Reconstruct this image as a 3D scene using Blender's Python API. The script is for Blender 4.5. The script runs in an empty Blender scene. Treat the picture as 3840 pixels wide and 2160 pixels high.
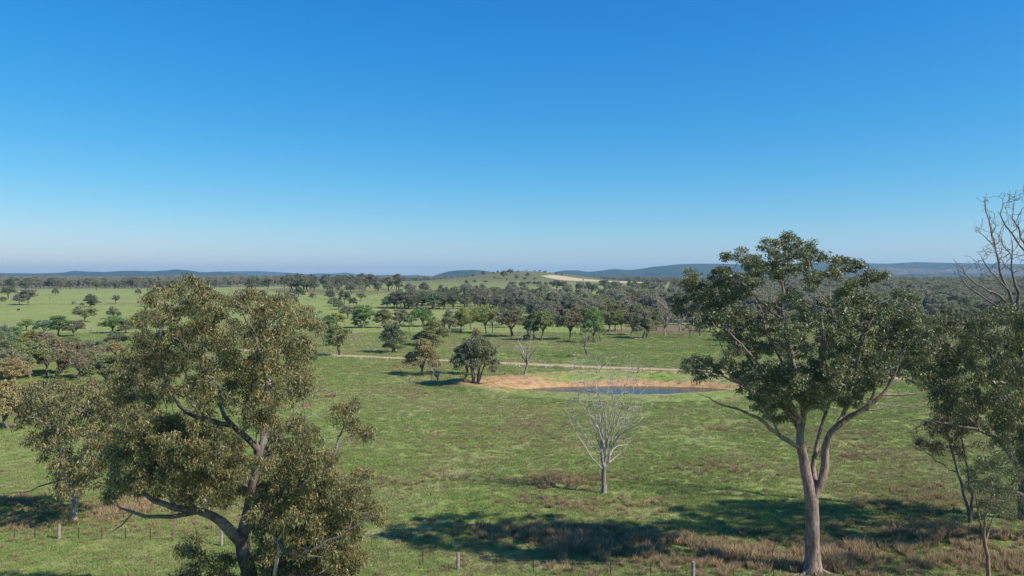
import bpy, math, random
import numpy as np
from mathutils import Vector

random.seed(7)
rng = np.random.default_rng(7)
C = bpy.context.scene.collection
SC = bpy.context.scene

# ------------------------------------------------------------------ camera
F = 2987.0                      # focal length in pixels of the 3840 px wide photograph
CAMZ = 24.0
PITCH = math.atan(40.0 / F)     # horizon a little above the middle of the frame
cd = bpy.data.cameras.new('camera')
cam = bpy.data.objects.new('camera', cd)
C.objects.link(cam)
cam.location = (0, 0, CAMZ)
cam.rotation_euler = (math.pi / 2 - PITCH, 0, 0)
cd.sensor_width = 36.0
cd.lens = F / 3840 * 36.0
cd.clip_start = 0.5
cd.clip_end = 60000
SC.camera = cam

# ------------------------------------------------------------------ sky, sun, exposure
SUN_EL = math.radians(40)
SUN_AZ = math.atan2(0.925, -0.38)          # clockwise from +Y
w = bpy.data.worlds.new('World')
SC.world = w
w.use_nodes = True
nt = w.node_tree
nt.nodes.clear()
o_ = nt.nodes.new('ShaderNodeOutputWorld')
bg = nt.nodes.new('ShaderNodeBackground')
sky = nt.nodes.new('ShaderNodeTexSky')
sky.sky_type = 'NISHITA'
sky.sun_disc = False
sky.sun_elevation = SUN_EL
sky.sun_rotation = SUN_AZ
sky.altitude = 300
sky.air_density = 1.0
sky.dust_density = 0.5
sky.ozone_density = 4.0
hs = nt.nodes.new('ShaderNodeHueSaturation')
hs.inputs['Saturation'].default_value = 1.25
hs.inputs['Value'].default_value = 1.0
nt.links.new(sky.outputs[0], hs.inputs['Color'])
# camera-like colour response of the clear sky, one smooth curve per channel
sp = nt.nodes.new('ShaderNodeSeparateColor'); cb = nt.nodes.new('ShaderNodeCombineColor')
nt.links.new(hs.outputs[0], sp.inputs[0])
for ch, (k, g) in enumerate(((1.32, 1.5), (1.03, 0.90), (1.06, 0.56))):
    pw = nt.nodes.new('ShaderNodeMath'); pw.operation = 'POWER'; pw.inputs[1].default_value = g
    ml = nt.nodes.new('ShaderNodeMath'); ml.operation = 'MULTIPLY'
    ml.inputs[1].default_value = k * 0.11 ** g / (0.11 * 2 ** 0.7)
    nt.links.new(sp.outputs[ch], pw.inputs[0]); nt.links.new(pw.outputs[0], ml.inputs[0]); nt.links.new(ml.outputs[0], cb.inputs[ch])
nt.links.new(cb.outputs[0], bg.inputs[0])
bg.inputs[1].default_value = 0.11
nt.links.new(bg.outputs[0], o_.inputs[0])

sd = bpy.data.lights.new('sun', 'SUN')
sd.energy = 4.2
sd.angle = math.radians(0.5)
sd.color = (1.0, 0.94, 0.84)
sun = bpy.data.objects.new('sun', sd)
C.objects.link(sun)
sv = Vector((math.sin(SUN_AZ) * math.cos(SUN_EL), math.cos(SUN_AZ) * math.cos(SUN_EL), math.sin(SUN_EL)))
sun.rotation_euler = sv.to_track_quat('Z', 'Y').to_euler()
sun.location = (0, 0, 100)

SC.view_settings.view_transform = 'Standard'
SC.view_settings.look = 'None'
SC.view_settings.gamma = 1
SC.view_settings.use_curve_mapping = False
SC.view_settings.exposure = 0.7
SC.cycles.volume_bounces = 0
SC.cycles.max_bounces = 6
SC.cycles.diffuse_bounces = 3
SC.cycles.transmission_bounces = 3
SC.cycles.use_denoising = True

# ------------------------------------------------------------------ helpers
def sstep(a, b, x):
    t = np.clip((x - a) / (b - a), 0, 1)
    return t * t * (3 - 2 * t)

def smooth_noise(x, y, s, seed=0):
    """cheap smooth pseudo noise from rotated sines, about -1..1"""
    r = np.random.RandomState(1000 + seed)
    v = np.zeros(np.broadcast(x, y).shape)
    for k in range(7):
        a = r.uniform(0, 6.283); f = s * r.uniform(0.6, 1.9); p = r.uniform(0, 6.283)
        u = x * math.cos(a) + y * math.sin(a)
        t = -x * math.sin(a) + y * math.cos(a)
        v = v + np.sin(u * f + p + 1.3 * np.sin(t * f * 0.71 + p * 2))
    return v / 4.0

_tab = np.random.RandomState(77).uniform(-1, 1, (257, 257)); _tab[256] = _tab[0]; _tab[:, 256] = _tab[:, 0]
def fbm(x, y, s, seed=0, octv=4):
    """lattice value noise with octaves, about -1..1"""
    v = 0.0; a = 1.0; tot = 0.0
    for k in range(octv):
        ang = 0.7 + 1.1 * k + seed
        u = (x * math.cos(ang) - y * math.sin(ang)) * s + 37.7 * seed + 11.3 * k
        t = (x * math.sin(ang) + y * math.cos(ang)) * s + 71.1 * seed + 5.9 * k
        ui = np.floor(u); ti = np.floor(t); fu = u - ui; ft = t - ti
        fu = fu * fu * (3 - 2 * fu); ft = ft * ft * (3 - 2 * ft)
        i = ui.astype(int) % 256; j = ti.astype(int) % 256
        v = v + a * ((_tab[i, j] * (1 - fu) + _tab[i + 1, j] * fu) * (1 - ft) + (_tab[i, j + 1] * (1 - fu) + _tab[i + 1, j + 1] * fu) * ft)
        tot += a; a *= 0.6; s *= 2.1
    return v / tot * 1.9

HX, HY = 25.0, 1700.0
DX, DY = 25.5, 176.4
RX, RY = 23.5, 7.2

def dam_s(x, y):
    """metres outside (+) or inside (-) the waterline of the farm dam"""
    a = (x - DX) / RX; b = (y - DY) / RY
    q = np.sqrt(a * a + b * b) + 1e-6
    p = np.sqrt((x - DX) ** 2 + (y - DY) ** 2)
    s = (q - 1) * p / q
    s = s + 0.5 * smooth_noise(x, y, 0.5, 3) * np.clip(np.abs(s) / 2, 0, 1)
    return s

def Hf(x, y):
    x = np.asarray(x, float); y = np.asarray(y, float)
    d = np.sqrt(x * x + y * y)
    z = 8.5 * sstep(300, 1150, d)
    z = z + 0.9 * smooth_noise(x, y, 0.012, 1) * sstep(150, 500, d) + 0.10 * smooth_noise(x, y, 0.11, 2)
    z = z + 1.4 * smooth_noise(x, y, 0.004, 5) * sstep(500, 1400, d)
    # bare hill
    u = ((x - HX) / 105.0) ** 2 + ((y - HY) / 250.0) ** 2
    z = z + 27.5 * (0.72 * np.exp(-u / 2) + 0.28 * np.exp(-u / 9)) * (1 + 0.05 * smooth_noise(x, y, 0.03, 8))
    # farm dam: basin with a raised crest at the back and the left
    s = dam_s(x, y)
    back = sstep(-3, 5, y - DY) * 1.0
    back = np.maximum(back, sstep(2, 10, DX - RX - x + 2))
    basin = -1.1 + np.clip(s, -6, 0) * 0.22
    up_b = -1.1 + 2.0 * (1 - (1 - np.clip(s / 12.5, 0, 1)) ** 2.2)
    rim_b = 0.9 * (1 - sstep(15, 22, s))
    prof_b = np.where(s < 0, basin, np.where(s < 14, up_b, rim_b))
    prof_f = np.where(s < 0, basin, -1.1 + 1.1 * sstep(0, 6.5, s))
    prof = prof_b * back + prof_f * (1 - back)
    infl = 1 - sstep(18, 24, s)
    z = z * (1 - infl) + prof * infl + 0.05 * smooth_noise(x, y, 0.9, 12) * infl
    return z

def ray(px, py):
    """unit-forward direction (y component 1) through a photograph pixel"""
    a = (np.asarray(px, float) - 1920.0) / F
    b = -(np.asarray(py, float) - 1080.0) / F
    cp, sp = math.cos(PITCH), math.sin(PITCH)
    dy = cp + b * sp
    dz = -sp + b * cp
    return a / dy, dz / dy

_ts = 40 * (1.0035 ** np.arange(0, 1500))
def gp(px, py):
    a, dz = ray(px, py)
    x = a * _ts; z = CAMZ + dz * _ts
    h = Hf(x, _ts)
    k = np.where(z < h)[0]
    if len(k) == 0:
        i = len(_ts) - 1
        return float(x[i]), float(_ts[i]), float(h[i])
    i = int(k[0])
    if i == 0:
        t = _ts[0]
    else:
        f0 = z[i - 1] - h[i - 1]; f1 = z[i] - h[i]
        t = _ts[i - 1] + (_ts[i] - _ts[i - 1]) * f0 / (f0 - f1 + 1e-9)
    return float(a * t), float(t), float(Hf(np.array([a * t]), np.array([t]))[0])

def at(px, py, Y):
    a, dz = ray(px, py)
    return np.array([a * Y, Y, CAMZ + dz * Y])

def new_mesh(name, V, faces, mats=(), attrs=None, midx=None, smooth=False):
    """faces: list of (n, k) integer arrays"""
    me = bpy.data.meshes.new(name)
    V = np.asarray(V, np.float32)
    me.vertices.add(len(V)); me.vertices.foreach_set('co', V.ravel())
    nl = sum(f.size for f in faces); nf = sum(len(f) for f in faces)
    me.loops.add(nl); me.polygons.add(nf)
    me.loops.foreach_set('vertex_index', np.concatenate([f.ravel() for f in faces]).astype(np.int32))
    tot = np.concatenate([np.full(len(f), f.shape[1], np.int32) for f in faces])
    me.polygons.foreach_set('loop_start', (np.cumsum(tot) - tot).astype(np.int32))
    me.polygons.foreach_set('loop_total', tot)
    if midx is not None:
        me.polygons.foreach_set('material_index', np.asarray(midx, np.int32))
    me.polygons.foreach_set('use_smooth', np.full(nf, smooth, bool))
    for k, v in (attrs or {}).items():
        at_ = me.attributes.new(k, 'FLOAT', 'POINT')
        at_.data.foreach_set('value', np.asarray(v, np.float32))
    for m in mats:
        me.materials.append(m)
    me.update(calc_edges=True)
    return me

def link(name, me, parent=None, kind=None):
    o = bpy.data.objects.new(name, me)
    C.objects.link(o)
    if parent is not None:
        o.parent = parent
    if kind:
        o['kind'] = kind
    return o

def empty(name, loc=(0, 0, 0), rz=0.0):
    o = bpy.data.objects.new(name, None)
    o.empty_display_size = 0.5
    C.objects.link(o)
    o.location = loc; o.rotation_euler = (0, 0, rz)
    return o

def tag(o, label, cat, group=None):
    o['label'] = label; o['category'] = cat
    if group:
        o['group'] = group
    return o

class MB:
    """small mesh collector"""
    def __init__(s): s.V = []; s.Q = []; s.n = 0
    def add(s, V, Q):
        s.V.append(np.asarray(V, float)); s.Q.append(np.asarray(Q, int) + s.n); s.n += len(V)
    def box(s, c, size, rz=0.0, taper=1.0, tilt=(0, 0)):
        sx, sy, sz = [v / 2 for v in size]
        P = []
        for z in (-1, 1):
            t = taper if z > 0 else 1.0
            for x, y in ((-1, -1), (1, -1), (1, 1), (-1, 1)):
                X, Y, Z = x * sx * t + tilt[0] * z * sz, y * sy * t + tilt[1] * z * sz, z * sz
                P.append((c[0] + X * math.cos(rz) - Y * math.sin(rz), c[1] + X * math.sin(rz) + Y * math.cos(rz), c[2] + Z))
        s.add(P, [(0, 3, 2, 1), (4, 5, 6, 7), (0, 1, 5, 4), (1, 2, 6, 5), (2, 3, 7, 6), (3, 0, 4, 7)])
    def tube(s, pts, rad, n=6):
        pts = np.asarray(pts, float); m = len(pts)
        T = np.gradient(pts, axis=0); T /= np.linalg.norm(T, axis=1)[:, None] + 1e-9
        ref = np.array([0.31, 0.93, 0.17]) if abs(T[0] @ np.array([0.31, 0.93, 0.17])) < 0.9 else np.array([1, 0, 0.2])
        U = np.cross(T, ref); U /= np.linalg.norm(U, axis=1)[:, None] + 1e-9
        W = np.cross(T, U)
        a = np.arange(n) / n * 2 * math.pi
        R = np.asarray(rad, float).reshape(-1, 1, 1) * np.ones((m, 1, 1))
        P = pts[:, None] + R * (np.cos(a)[None, :, None] * U[:, None] + np.sin(a)[None, :, None] * W[:, None])
        Q = [(i * n + k, i * n + (k + 1) % n, (i + 1) * n + (k + 1) % n, (i + 1) * n + k) for i in range(m - 1) for k in range(n)]
        V = P.reshape(-1, 3)
        V = np.vstack([V, pts[0:1], pts[-1:]])
        c0, c1 = m * n, m * n + 1
        Q += [(c0, (k + 1) % n, k, k) for k in range(0)]
        s.add(V, Q)
        tri = [(c0, (k + 1) % n, k) for k in range(n)] + [(c1, (m - 1) * n + k, (m - 1) * n + (k + 1) % n) for k in range(n)]
        s.T = getattr(s, 'T', []); s.T.append(np.array(tri) + s.n - len(V))
    def build(s, name, mat, parent=None, smooth=False):
        fs = [np.vstack(s.Q)]
        if getattr(s, 'T', None):
            fs.append(np.vstack(s.T))
        return link(name, new_mesh(name, np.vstack(s.V), fs, [mat], smooth=smooth), parent)

# ------------------------------------------------------------------ materials
def mat(name):
    m = bpy.data.materials.new(name); m.use_nodes = True
    n = m.node_tree; n.nodes.clear()
    out = n.nodes.new('ShaderNodeOutputMaterial')
    return m, n, out

def N(n, t, **kw):
    x = n.nodes.new(t)
    for k, v in kw.items():
        if k.startswith('i_'):
            x.inputs[k[2:].replace('_', ' ')].default_value = v
        else:
            setattr(x, k, v)
    return x

def mixc(n, fac, a, b, mode='MIX'):
    x = n.nodes.new('ShaderNodeMix'); x.data_type = 'RGBA'; x.blend_type = mode
    for s, v in ((0, fac), (6, a), (7, b)):
        if hasattr(v, 'is_output') or isinstance(v, bpy.types.NodeSocket):
            n.links.new(v, x.inputs[s])
        else:
            x.inputs[s].default_value = v if s == 0 else (*v, 1) if len(v) == 3 else v
    return x.outputs[2]

def math_(n, op, a, b=None, clamp=False):
    x = n.nodes.new('ShaderNodeMath'); x.operation = op; x.use_clamp = clamp
    for s, v in ((0, a), (1, b)):
        if v is None: continue
        if isinstance(v, bpy.types.NodeSocket): n.links.new(v, x.inputs[s])
        else: x.inputs[s].default_value = v
    return x.outputs[0]

def noise(n, vec, scale, detail=3, rough=0.55, dist=0.0):
    x = n.nodes.new('ShaderNodeTexNoise')
    x.inputs['Scale'].default_value = scale; x.inputs['Detail'].default_value = detail
    x.inputs['Roughness'].default_value = rough; x.inputs['Distortion'].default_value = dist
    if vec is not None: n.links.new(vec, x.inputs['Vector'])
    return x.outputs['Fac']

def ramp(n, fac, lo, hi):
    x = n.nodes.new('ShaderNodeMapRange'); x.interpolation_type = 'SMOOTHSTEP'
    n.links.new(fac, x.inputs[0]); x.inputs[1].default_value = lo; x.inputs[2].default_value = hi
    return x.outputs[0]

def attr(n, name, typ='GEOMETRY'):
    x = n.nodes.new('ShaderNodeAttribute'); x.attribute_name = name; x.attribute_type = typ
    return x.outputs['Fac']

def geo_pos(n):
    return n.nodes.new('ShaderNodeNewGeometry').outputs['Position']

def leaf_material(name, lo, hi, tip, tipw=1.0, rough=0.42, trans=0.22, use_obj=False, instancer=False, spec=0.5):
    m, n, out = mat(name)
    lv = attr(n, 'lv'); tp = attr(n, 'tp')
    if use_obj:
        oi = n.nodes.new('ShaderNodeObjectInfo')
        c0 = mixc(n, 1.0, oi.outputs['Color'], (1.15, 1.15, 1.15), 'MULTIPLY')
        c1 = mixc(n, 1.0, oi.outputs['Color'], (2.7, 2.7, 2.3), 'MULTIPLY')
        base = mixc(n, lv, c0, c1)
        base = mixc(n, math_(n, 'MULTIPLY', tp, 0.45 * tipw), base, tip)
    elif instancer:
        it = attr(n, 'tint', 'INSTANCER')
        a = mixc(n, it, lo, hi)
        c0 = mixc(n, 1.0, a, (0.65, 0.65, 0.7), 'MULTIPLY')
        c1 = mixc(n, 1.0, a, (1.45, 1.45, 1.3), 'MULTIPLY')
        base = mixc(n, lv, c0, c1)
    else:
        base = mixc(n, lv, lo, hi)
        base = mixc(n, math_(n, 'MULTIPLY', tp, tipw, True), base, tip)
    p = N(n, 'ShaderNodeBsdfPrincipled')
    n.links.new(base, p.inputs['Base Color']); p.inputs['Roughness'].default_value = rough
    p.inputs['Specular IOR Level'].default_value = spec
    t = N(n, 'ShaderNodeBsdfTranslucent'); n.links.new(mixc(n, 1.0, base, (1.3, 1.4, 0.7), 'MULTIPLY'), t.inputs[0])
    mx = N(n, 'ShaderNodeMixShader'); mx.inputs[0].default_value = trans
    n.links.new(p.outputs[0], mx.inputs[1]); n.links.new(t.outputs[0], mx.inputs[2])
    n.links.new(mx.outputs[0], out.inputs[0])
    return m

def bark_material(name, dark, light, pale, palew=0.6, bump=0.6, scale=3.0):
    """furrowed lower bark turning smooth and pale on thin limbs (attribute thin)"""
    m, n, out = mat(name)
    tc = n.nodes.new('ShaderNodeTexCoord')
    mp = n.nodes.new('ShaderNodeMapping'); mp.inputs['Scale'].default_value = (scale * 2.2, scale * 2.2, scale * 0.45)
    n.links.new(tc.outputs['Object'], mp.inputs[0])
    f1 = noise(n, mp.outputs[0], 1.0, 6, 0.65, 0.8)
    f2 = noise(n, tc.outputs['Object'], 0.7, 3, 0.6)
    base = mixc(n, ramp(n, f1, 0.35, 0.65), dark, light)
    th = attr(n, 'thin')
    pf = math_(n, 'MULTIPLY', math_(n, 'ADD', th, ramp(n, f2, 0.5, 0.62)), palew, True)
    base = mixc(n, pf, base, pale)
    p = N(n, 'ShaderNodeBsdfPrincipled')
    n.links.new(base, p.inputs['Base Color']); p.inputs['Roughness'].default_value = 0.8
    b = N(n, 'ShaderNodeBump'); b.inputs['Strength'].default_value = bump; b.inputs['Distance'].default_value = 0.06
    n.links.new(f1, b.inputs['Height']); n.links.new(b.outputs[0], p.inputs['Normal'])
    n.links.new(p.outputs[0], out.inputs[0])
    return m

def plain_material(name, a, b, scale=6.0, rough=0.8, metal=0.0):
    m, n, out = mat(name)
    tc = n.nodes.new('ShaderNodeTexCoord')
    f = noise(n, tc.outputs['Object'], scale, 5, 0.65)
    p = N(n, 'ShaderNodeBsdfPrincipled')
    n.links.new(mixc(n, ramp(n, f, 0.35, 0.65), a, b), p.inputs['Base Color'])
    p.inputs['Roughness'].default_value = rough; p.inputs['Metallic'].default_value = metal
    n.links.new(p.outputs[0], out.inputs[0])
    return m

M = {}
M['leaf_left'] = leaf_material('olive_leaves', (0.066, 0.078, 0.032), (0.28, 0.27, 0.10), (0.40, 0.175, 0.060), 0.44, 0.46, 0.16)
M['leaf_right'] = leaf_material('dark_green_leaves', (0.060, 0.078, 0.036), (0.24, 0.255, 0.125), (0.27, 0.20, 0.08), 0.28, 0.46, 0.16)
M['leaf_edge'] = leaf_material('green_tan_leaves', (0.065, 0.085, 0.036), (0.23, 0.245, 0.10), (0.34, 0.19, 0.065), 0.40, 0.46, 0.16)
M['leaf_red'] = leaf_material('reddish_dry_leaves', (0.11, 0.060, 0.045), (0.23, 0.135, 0.10), (0.16, 0.16, 0.07), 0.3, 0.5)
M['leaf_grey'] = leaf_material('grey_green_small_leaves', (0.055, 0.070, 0.035), (0.16, 0.18, 0.10), (0.17, 0.14, 0.07), 0.3, 0.4)
M['leaf_mid'] = leaf_material('paddock_tree_leaves', None, None, (0.17, 0.12, 0.045), 0.42, 0.55, 0.22, use_obj=True, spec=0.3)
M['leaf_far'] = leaf_material('woodland_leaves', (0.30, 0.265, 0.225), (0.26, 0.27, 0.165), None, 0.0, 0.55, 0.2, instancer=True, spec=0.3)
M['bark_left'] = bark_material('dark_furrowed_bark', (0.060, 0.043, 0.036), (0.15, 0.12, 0.105), (0.32, 0.28, 0.25), 0.38)
M['bark_right'] = bark_material('pinkish_grey_bark', (0.095, 0.062, 0.052), (0.32, 0.225, 0.185), (0.29, 0.21, 0.17), 0.35, 0.9, 2.2)
M['bark_pale'] = bark_material('smooth_cream_bark', (0.20, 0.14, 0.11), (0.46, 0.37, 0.31), (0.56, 0.48, 0.42), 0.6, 0.3)
M['bark_dead'] = bark_material('bleached_dead_wood', (0.12, 0.095, 0.085), (0.30, 0.25, 0.22), (0.42, 0.37, 0.34), 0.75, 0.3)
M['bark_skydead'] = bark_material('grey_brown_dead_wood', (0.07, 0.05, 0.045), (0.17, 0.125, 0.11), (0.30, 0.25, 0.23), 0.35, 0.3)
M['bark_orange'] = bark_material('orange_brown_bark', (0.14, 0.075, 0.045), (0.34, 0.20, 0.125), (0.22, 0.17, 0.13), 0.5, 0.3)
M['bark_mid'] = bark_material('paddock_tree_bark', (0.065, 0.048, 0.04), (0.17, 0.135, 0.115), (0.38, 0.33, 0.29), 0.45, 0.3)
M['bark_far'] = plain_material('woodland_bark', (0.10, 0.08, 0.07), (0.30, 0.26, 0.24), 0.5)
M['post_wood'] = plain_material('weathered_post_wood', (0.16, 0.13, 0.11), (0.34, 0.30, 0.27), 8)
M['post_white'] = plain_material('white_post', (0.42, 0.40, 0.37), (0.62, 0.60, 0.56), 8)
M['post_steel'] = plain_material('dark_steel_picket', (0.05, 0.045, 0.04), (0.10, 0.085, 0.07), 8, 0.6, 0.5)
M['wire'] = plain_material('galvanised_wire', (0.20, 0.19, 0.18), (0.28, 0.27, 0.26), 2, 0.5, 0.6)
M['rust'] = plain_material('rusty_red_sheet', (0.20, 0.075, 0.055), (0.36, 0.15, 0.115), 4)
M['rust_dark'] = plain_material('dark_rusty_inside', (0.025, 0.018, 0.016), (0.05, 0.03, 0.025), 4)
M['cow'] = plain_material('black_cow_hide', (0.012, 0.011, 0.010), (0.03, 0.026, 0.022), 3, 0.6)

# ------------------------------------------------------------------ ground
def make_ground():
    r1 = np.arange(0, 55, 5.0)
    r2 = np.arange(55, 262, 0.75)
    r3 = 262 * (1.0065 ** np.arange(0, 380)); r3 = r3[r3 < 2600]
    r4 = np.geomspace(2650, 16000, 36)
    R = np.concatenate([r1, r2, r3, r4])
    fine = np.linspace(-42, 42, 430)
    coarse = np.linspace(42, 318, 60)[1:-1]
    A = np.radians(np.concatenate([fine, coarse]))     # clockwise from +Y
    nR, nA = len(R), len(A)
    X = (R[:, None] * np.sin(A)[None]); Y = (R[:, None] * np.cos(A)[None])
    Z = Hf(X, Y)
    V = np.stack([X, Y, Z], -1).reshape(-1, 3)
    i = np.arange(nR - 1)[:, None]; j = np.arange(nA)[None]
    j2 = (j + 1) % nA
    Q = np.stack(np.broadcast_arrays(i * nA + j, i * nA + j2, (i + 1) * nA + j2, (i + 1) * nA + j), -1).reshape(-1, 4)
    Q = Q[:, ::-1].copy()
    x, y = V[:, 0], V[:, 1]
    s = dam_s(x, y)
    nz = smooth_noise(x, y, 0.45, 21); nz2 = smooth_noise(x, y, 1.6, 22)
    back = np.maximum(sstep(-3, 3, y - DY), sstep(0, 8, DX - RX - x + 1))
    dirt = (1 - sstep(8.5, 10, s + 1.2 * nz + 0.0)) * back
    grass_strip = sstep(2.8, 3.8, s + 0.9 * nz + 0.5 * nz2) * sstep(4, 14, x + 3 * nz2) * back
    dirt = dirt * (1 - grass_strip)
    left = sstep(4, -2, x) if False else (1 - sstep(-2, 8, x))
    dirt = np.maximum(dirt, left * (1 - sstep(13, 15, s + nz)) * back)
    crest = sstep(11.6, 12.4, s + 0.25 * nz) * (1 - sstep(13.9, 14.8, s + 0.25 * nz)) * back
    front = (1 - back) * (1 - sstep(0.7, 1.5, s + 0.7 * nz)) + (1 - back) * sstep(26, 32, x) * sstep(4.5, 5.2, s + 0.6 * nz) * (1 - sstep(6.0, 6.8, s + 0.6 * nz)) * 0.8
    dirt = np.clip(np.maximum(np.maximum(dirt, crest), front), 0, 1) * (s > -12)
    # pale stubble paddock on the flank of the hill
    px = 1920 + x / np.maximum(y, 1) * F
    pale = sstep(0, 1, 1.0 * (y > 1300) * (y < 2050))
    top = Hf(x, y)
    b = (top - CAMZ) / np.maximum(y, 1)
    py = 1080 - F * np.tan(np.arctan(b) + PITCH)
    poly = np.array([(2030, 1034), (2073, 1031), (2120, 1036), (2170, 1044), (2280, 1053), (2430, 1058), (2500, 1061), (2300, 1062), (2197, 1059), (2114, 1051), (2060, 1043)], float)
    inside = np.zeros(len(x), bool)
    for k in range(len(poly)):
        xa, ya = poly[k]; xb, yb = poly[(k + 1) % len(poly)]
        c = ((ya > py) != (yb > py)) & (px < (xb - xa) * (py - ya) / (yb - ya + 1e-9) + xa)
        inside ^= c
    pale = pale * inside
    # leaf litter under the dense stands
    litter = np.zeros(len(x))
    for (qx, qy, w_, h_) in LITTER:
        gx, gy, _ = gp(qx, qy); rx = w_ / F * gy; ry = h_
        litter = np.maximum(litter, 1 - sstep(0.6, 1.1, np.sqrt(((x - gx) / rx) ** 2 + ((y - gy) / ry) ** 2) + 0.15 * nz))
    d = np.sqrt(x * x + y * y)
    forest = forest_mask(x, y)
    me = new_mesh('ground', V, [Q], [M['ground']], dict(hill=np.clip(np.exp(-(((x - HX) / 300) ** 2 + ((y - HY) / 520) ** 2)) * 1.6, 0, 1), dirt=dirt, pale=pale, litter=np.clip(litter, 0, 1), forest=forest, sedge=np.clip(sedge_density(x, y), 0, 1)), smooth=True)
    link('ground', me, kind='structure')

LITTER = [(1340, 1096, 190, 50), (1180, 1093, 180, 30), (1700, 1440, 75, 4), (2500, 1235, 160, 35), (2330, 1240, 120, 12), (3045, 2150, 70, 2.5),
          (1010, 1088, 120, 30), (900, 1108, 130, 6), (1330, 1228, 200, 2.5)]

def forest_mask(x, y):
    u = x / np.maximum(y, 1); d = np.sqrt(x * x + y * y)
    n1 = smooth_noise(x, y, 0.006, 31); n2 = smooth_noise(x, y, 0.0016, 32)
    right = sstep(0.20, 0.30, u + 0.03 * n1 + 0.0) * sstep(375, 430, d)
    right = np.maximum(right, sstep(0.30, 0.40, u) * sstep(400, 460, d))
    farv = sstep(1150, 1300, d + 60 * n1) * sstep(-0.55, 0.05, n2 + 0.45)
    hill = np.exp(-(((x - HX - 60) / 480) ** 2 + ((y - 1560) / 640) ** 2))
    farv = farv * (1 - sstep(0.25, 0.45, hill))
    right = right * (1 - sstep(0.30, 0.5, hill))
    open_r = sstep(560, 700, d) * (1 - sstep(1500, 1700, d)) * (1 - sstep(0.27, 0.33, u))
    right = right * (1 - 0.85 * open_r)
    mid = sstep(0.00, 0.07, u + 0.015 * n1) * sstep(390, 450, d) * (1 - sstep(500, 680, d + 40 * n1)) * (1 - sstep(0.28, 0.36, u))
    scat = 0.10 * sstep(-0.15, -0.10, u) * (1 - sstep(0.28, 0.36, u)) * sstep(560, 680, d) * (1 - sstep(860, 1000, d)) * sstep(-0.9, 0.5, n1)
    right = np.maximum(right, np.maximum(mid * (0.45 + 0.3 * sstep(0.1, 0.25, u)), scat))
    return np.clip(np.maximum(right, farv), 0, 1) * (y > 0)

SEDGE = [(1500, 1790, 230, 5, .5), (2080, 1800, 260, 4.0, 1.0), (2330, 1800, 110, 3.0, .9), (2130, 1890, 330, 3.5, .55), (2080, 2000, 420, 3.8, .9), (2520, 2060, 520, 4.0, 1.1),
         (2900, 2100, 500, 3.5, 1.2), (3250, 2080, 330, 2.6, .9), (3500, 2000, 360, 3.2, .9), (3350, 1900, 300, 3.0, .6), (3700, 2100, 240, 4.0, .8), (3560, 1850, 260, 5.0, .6),
         (470, 1905, 340, 5.0, 1.0), (120, 1960, 200, 3.5, .9), (60, 1880, 140, 3.0, .8), (620, 1950, 180, 3.0, .6), (560, 1990, 300, 1.2, .5),
         (3100, 1620, 260, 8.0, .5), (2780, 1600, 200, 8.0, .45), (1350, 1460, 300, 7.0, .45), (1560, 1480, 200, 6, .35), (1900, 1600, 260, 7, .35), (3200, 1700, 240, 6, .5), (1700, 1640, 300, 7, .3),
         (1250, 1770, 160, 5, .3), (2700, 1760, 260, 5, .4), (2150, 1480, 220, 2.2, .7), (1160, 1395, 260, 12, .35), (1450, 1375, 260, 12, .3)]
_sed = None
def sedge_density(x, y):
    global _sed
    if _sed is None:
        _sed = []
        for (qx, qy, w_, h_, a) in SEDGE:
            gx, gy, _ = gp(qx, qy); _sed.append((gx, gy, w_ / F * gy, h_, a))
    v = np.zeros(np.broadcast(x, y).shape)
    for gx, gy, rx, ry, a in _sed:
        v = np.maximum(v, a * np.exp(-(((x - gx) / rx) ** 2 + ((y - gy) / ry) ** 2)))
    n = fbm(x, y, 0.22, 4) * 0.75
    v = v * (0.75 + n) + 0.16 * sstep(0.5, 1.1, fbm(x, y, 0.06, 5) + 0.4 * n)
    return np.clip(v, 0, 1.2)

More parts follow.
